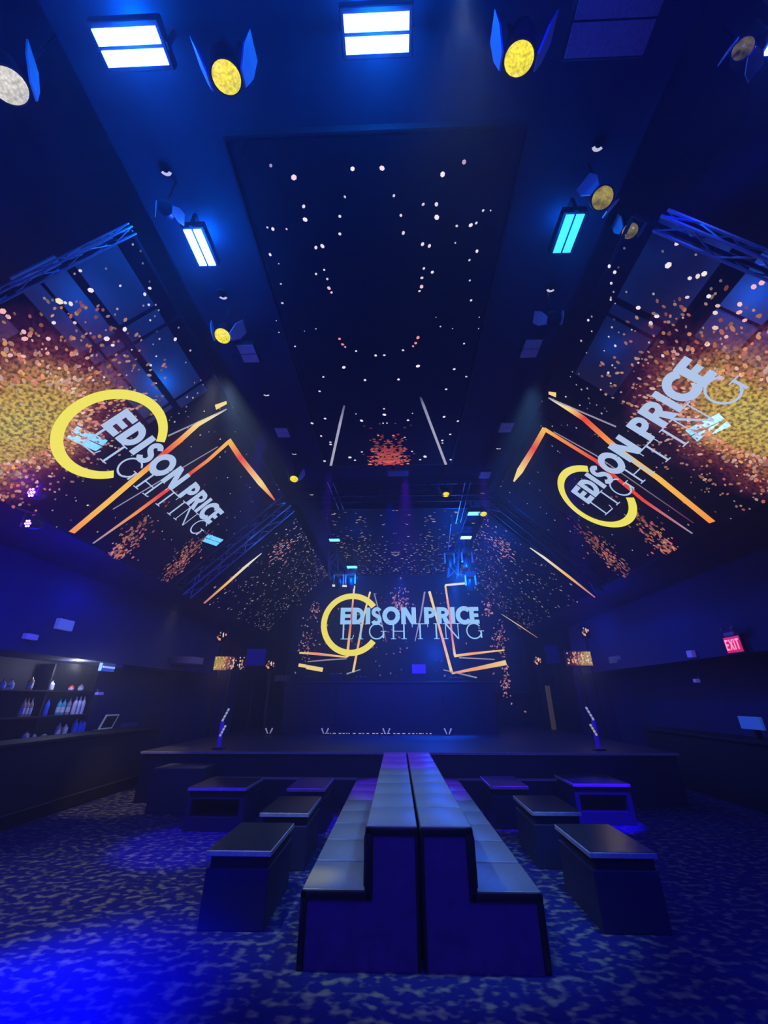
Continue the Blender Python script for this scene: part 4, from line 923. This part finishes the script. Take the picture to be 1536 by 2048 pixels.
for px, k, lab in ((46, 'brown', 'leftmost brown bottle on the middle bar shelf'), (53, 'brown', 'second brown bottle on the middle bar shelf'), (61, 'brown', 'third brown bottle on the middle bar shelf'), (94, 'blue', 'deep blue bottle on the middle bar shelf'), (118, 'teal', 'teal bottle on the middle bar shelf'), (127, 'teal', 'second teal bottle on the middle bar shelf, beside a grey one'), (138, 'grey', 'grey bottle between the teal and the white bottles'), (150, 'clear', 'first pale bottle right of the grey one on the bar shelf'), (158, 'clear', 'second pale bottle near the right end of the bar shelf'), (166, 'clear', 'rightmost pale bottle on the middle bar shelf')):
    bottle(px, 1.38, -6.68, k, lab, .32 if k != 'clear' else .36)
for px, k, lab, h in ((5, 'grey', 'bottle at the left picture edge on the upper bar shelf', .16), (22, 'clear', 'pale squat bottle on the upper bar shelf, second from left', .16), (62, 'brown', 'dark brown bottle on the upper bar shelf', .24), (103, 'clear', 'lavender-white squat bottle on the upper bar shelf', .18), (143, 'red', 'small red bottle on the upper bar shelf', .12), (162, 'grey', 'grey bottle at the right end of the upper bar shelf', .14)):
    bottle(px, 1.83, -6.68, k, lab, h, .05)
for px, k, lab, h in ((52, 'grey', 'leftmost glass jar on the back counter', .14), (66, 'grey', 'small glass right of the leftmost jar on the back counter', .1), (88, 'grey', 'tiny glass alone on the back counter', .08), (117, 'grey', 'left dark bottle of the pair on the back counter', .26), (130, 'clear', 'right bottle of the pair on the back counter', .22), (150, 'blue', 'left bright blue bottle near the till', .3), (158, 'blue', 'middle bright blue bottle near the till', .26), (166, 'blue', 'right bright blue bottle near the till', .3)):
    bottle(px, 1.0, -6.68, k, lab, h, .05, 'glassware on the back counter')
# till
P = onx(222, 1468, -6.6)
t = thing('cash_register', 'silver-framed tilted till screen at the right end of the back bar', 'cash register', (-6.55, 10.05, 1.0))
q = bmesh.new(); box(q, -.15, .15, -.2, .2, 0, .05, bev=.01); obj('base', q, ALU, t)
M = Matrix.Translation((0, 0, .06)) @ Matrix.Rotation(rad(20), 4, 'Y')
q = bmesh.new(); box(q, -.01, .01, -.2, .2, 0, .28, M); obj('screen', q, BLK, t)
q = bmesh.new()
for a in ((-.22, -.2, 0, .3), (.2, .22, 0, .3), (-.22, .22, 0, .02), (-.22, .22, .28, .3)): box(q, -.015, .02, a[0], a[1], a[2], a[3], M)
obj('screen_frame', q, mat('silver_bezel', (.7, .72, .8), .3, .5, emit=(.6, .7, 1), strength=.12), t)
q = bmesh.new(); box(q, -6.65, -6.45, 10.75, 11.15, .6, 1.12); box(q, -6.7, -6.5, 10.6, 11.3, 0, .6)
tag(obj('glass_washer', q, mat('blue_steel', (.1, .15, .4), .4, .5)), 'dark blue appliance right of the till', 'appliance')
def wallbox(name, cat, lab, px0, py0, px1, py1, x, m, strip=False):
    A = onx(px0, py0, x); B = onx(px1, py1, x); t = thing(name, lab, cat, (x, (A[1]+B[1])/2, (A[2]+B[2])/2)); w = abs(B[1]-A[1])/2; h = abs(A[2]-B[2])/2
    sg = 1 if x < 0 else -1
    q = bmesh.new(); box(q, min(0, sg*.08), max(0, sg*.08), -w, w, -h, h, bev=.01); obj('housing', q, m, t)
    if strip: q = bmesh.new(); box(q, min(sg*.08, sg*.09), max(sg*.08, sg*.09), -w*.9, w*.9, -h*.4, -h*.1); obj('bright_strip', q, mat('white_strip', (.8, .8, .8), .4, emit=(.6, .75, 1), strength=.7), t)
    q = bmesh.new(); tube(q, (0, 0, h), (-sg*.02, 0, h+.06), .012, n=6); obj('bracket', q, METAL, t)
    return t
LITBLUE = mat('blue_lit_plastic', (.2, .35, .8), .4, emit=(.05, .2, .9), strength=.22)
PALEB = mat('pale_plastic', (.7, .72, .8), .4, emit=(.2, .3, .9), strength=.2)
PALEV = mat('violet_lit_plastic', (.5, .45, .8), .4, emit=(.2, .15, .8), strength=.2)
wallbox('emergency_light', 'emergency light', 'pale blue-lit emergency light on the left wall', 113, 1236, 136, 1263, -5.94, PALEB)
wallbox('security_camera', 'camera', 'small violet-white dome camera at the left wall edge', 46, 1266, 66, 1281, -5.9, PALEV)
wallbox('wall_display', 'display', 'blue sign with white strip hanging at the end of the bar', 201, 1320, 221, 1344, -6.2, LITBLUE, True)
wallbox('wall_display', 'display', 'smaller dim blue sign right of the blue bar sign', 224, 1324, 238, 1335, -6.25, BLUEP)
wallbox('wall_switch', 'switch', 'tiny blue-lit switch plate below the blue bar sign', 190, 1384, 200, 1390, -6.6, PALEV)
wallbox('wall_speaker', 'speaker', 'small blue-lit speaker on the right wall left of the exit sign', 1379, 1302, 1394, 1314, 5.94, PALEV)
wallbox('wall_switch', 'switch', 'tiny blue-lit switch plate on the right wall', 1393, 1358, 1402, 1365, 5.94, PALEV)
# ================================================================== RIGHT SIDE
P = onx(1470, 1289, 5.9)
t = thing('exit_sign', 'red glowing EXIT sign on the right wall', 'exit sign', (5.9, P[1], P[2]))
w, h = .17, .125
q = bmesh.new(); box(q, -.03, .03, -w-.02, w+.02, -h-.02, h+.02, bev=.008); obj('housing', q, mat('exit_housing', (.15, .03, .03), .5), t)
q = bmesh.new(); box(q, -.034, -.03, -w, w, -h, h); obj('face', q, mat('exit_face', (.3, .02, .03), .4, emit=(.65, .01, .04), strength=.9), t)
q = bmesh.new(); box(q, -.05, .05, -.12, .12, h+.02, h+.08, bev=.01); tube(q, (0, -.1, h+.1), (-.06, -.12, h+.14), .03, n=10); tube(q, (0, .1, h+.1), (-.06, .12, h+.14), .03, n=10); obj('lamp_head', q, mat('pink_plastic', (.5, .25, .35), .5), t)
q = bmesh.new(); EX = -.038
def ebar(y0, z0, y1, z1, ww=.03):
    # y runs away from the camera: reading left to right = far to near on the right wall
    d = Vector((0, y1-y0, z1-z0)).normalized(); n_ = Vector((0, -d.z, d.y))*ww/2; a = Vector((EX, y0, z0)); b_ = Vector((EX, y1, z1))
    q.faces.new([q.verts.new(p) for p in (a+n_, b_+n_, b_-n_, a-n_)])
lh = .085
def yy(k): return w*.86-k*(2*w*.86)
ebar(yy(.0)-.0, -lh, yy(.0), lh); [ebar(yy(0), z_, yy(.2), z_) for z_ in (-lh+.012, 0, lh-.012)]
ebar(yy(.28), -lh, yy(.52), lh); ebar(yy(.28), lh, yy(.52), -lh)
ebar(yy(.64), -lh, yy(.64), lh); ebar(yy(.86), -lh, yy(.86), lh); ebar(yy(.74), lh-.012, yy(1.0), lh-.012)
obj('letters', q, mat('exit_letters', (1, .5, .5), .4, emit=(1, .22, .3), strength=1.3), t)
P = onx(1502, 1446, 6.3)
t = thing('till_display', 'blue-glowing till screen at the right picture edge', 'display', (6.3, P[1], P[2]))
q = bmesh.new(); box(q, -.02, .03, -.24, .24, -.1, .1, bev=.008); obj('screen', q, LITBLUE, t)
q = bmesh.new(); box(q, 0, .1, -.03, .03, 1.05-P[2], -.1); obj('stand', q, METAL, t)
t = thing('bar_counter', 'black service counter along the right side of the room', 'bar counter', (6.3, 6.0, 0))
q = bmesh.new(); box(q, -.25, .3, -2.5, 5, 0, 1.0, bev=.01); obj('front', q, BLK, t)
q = bmesh.new(); box(q, -.3, .35, -2.55, 5.05, 1.0, 1.05, bev=.01); obj('countertop', q, BLK, t)


# ---- rods that hang the fixtures from the ceiling slab
bpy.context.view_layer.update()
def hang(o, dx, dz, top, name='hanging_rod'):
    L_ = Vector(o.location)
    if L_.z+dz > top-.02: return
    bm = bmesh.new(); tube(bm, (L_.x+dx, L_.y, L_.z+dz), (L_.x+dx, L_.y, top), .014, n=8)
    c = obj(name, bm, METAL, o); c.matrix_parent_inverse = o.matrix_world.inverted()
for o in list(COL.objects):
    if o.type == 'EMPTY' and o.name.startswith('par_can'): hang(o, 0, .26*o.scale[0], 6.3 if abs(o.location.x) < 2.42 else 6.9 if abs(o.location.x) < 3.6 else 6.0)
    if o.type == 'EMPTY' and o.name.startswith('moving_head'): hang(o, 0, .1, 6.3 if abs(o.location.x) < 2.42 else 6.9)
    if o.type == 'EMPTY' and o.name.startswith('strobe_light'): hang(o, 0, .23, 6.3 if abs(o.location.x) < 2.42 else 6.9)
    if o.type == 'EMPTY' and o.name.startswith('projector'): hang(o, 0, .13, 6.3)
    if o.type == 'EMPTY' and o.name.startswith('ceiling_speaker'): hang(o, 0, .05, 6.3)
    if o.type == 'EMPTY' and o.name.startswith('wash_light'):
        bm = bmesh.new(); P_ = Vector(o.location); tube(bm, P_+Vector((0, 0, .13)), (-4.75, P_.y+.1, 3.9), .012, n=8)
        c = obj('arm', bm, METAL, o); c.matrix_parent_inverse = o.matrix_world.inverted()
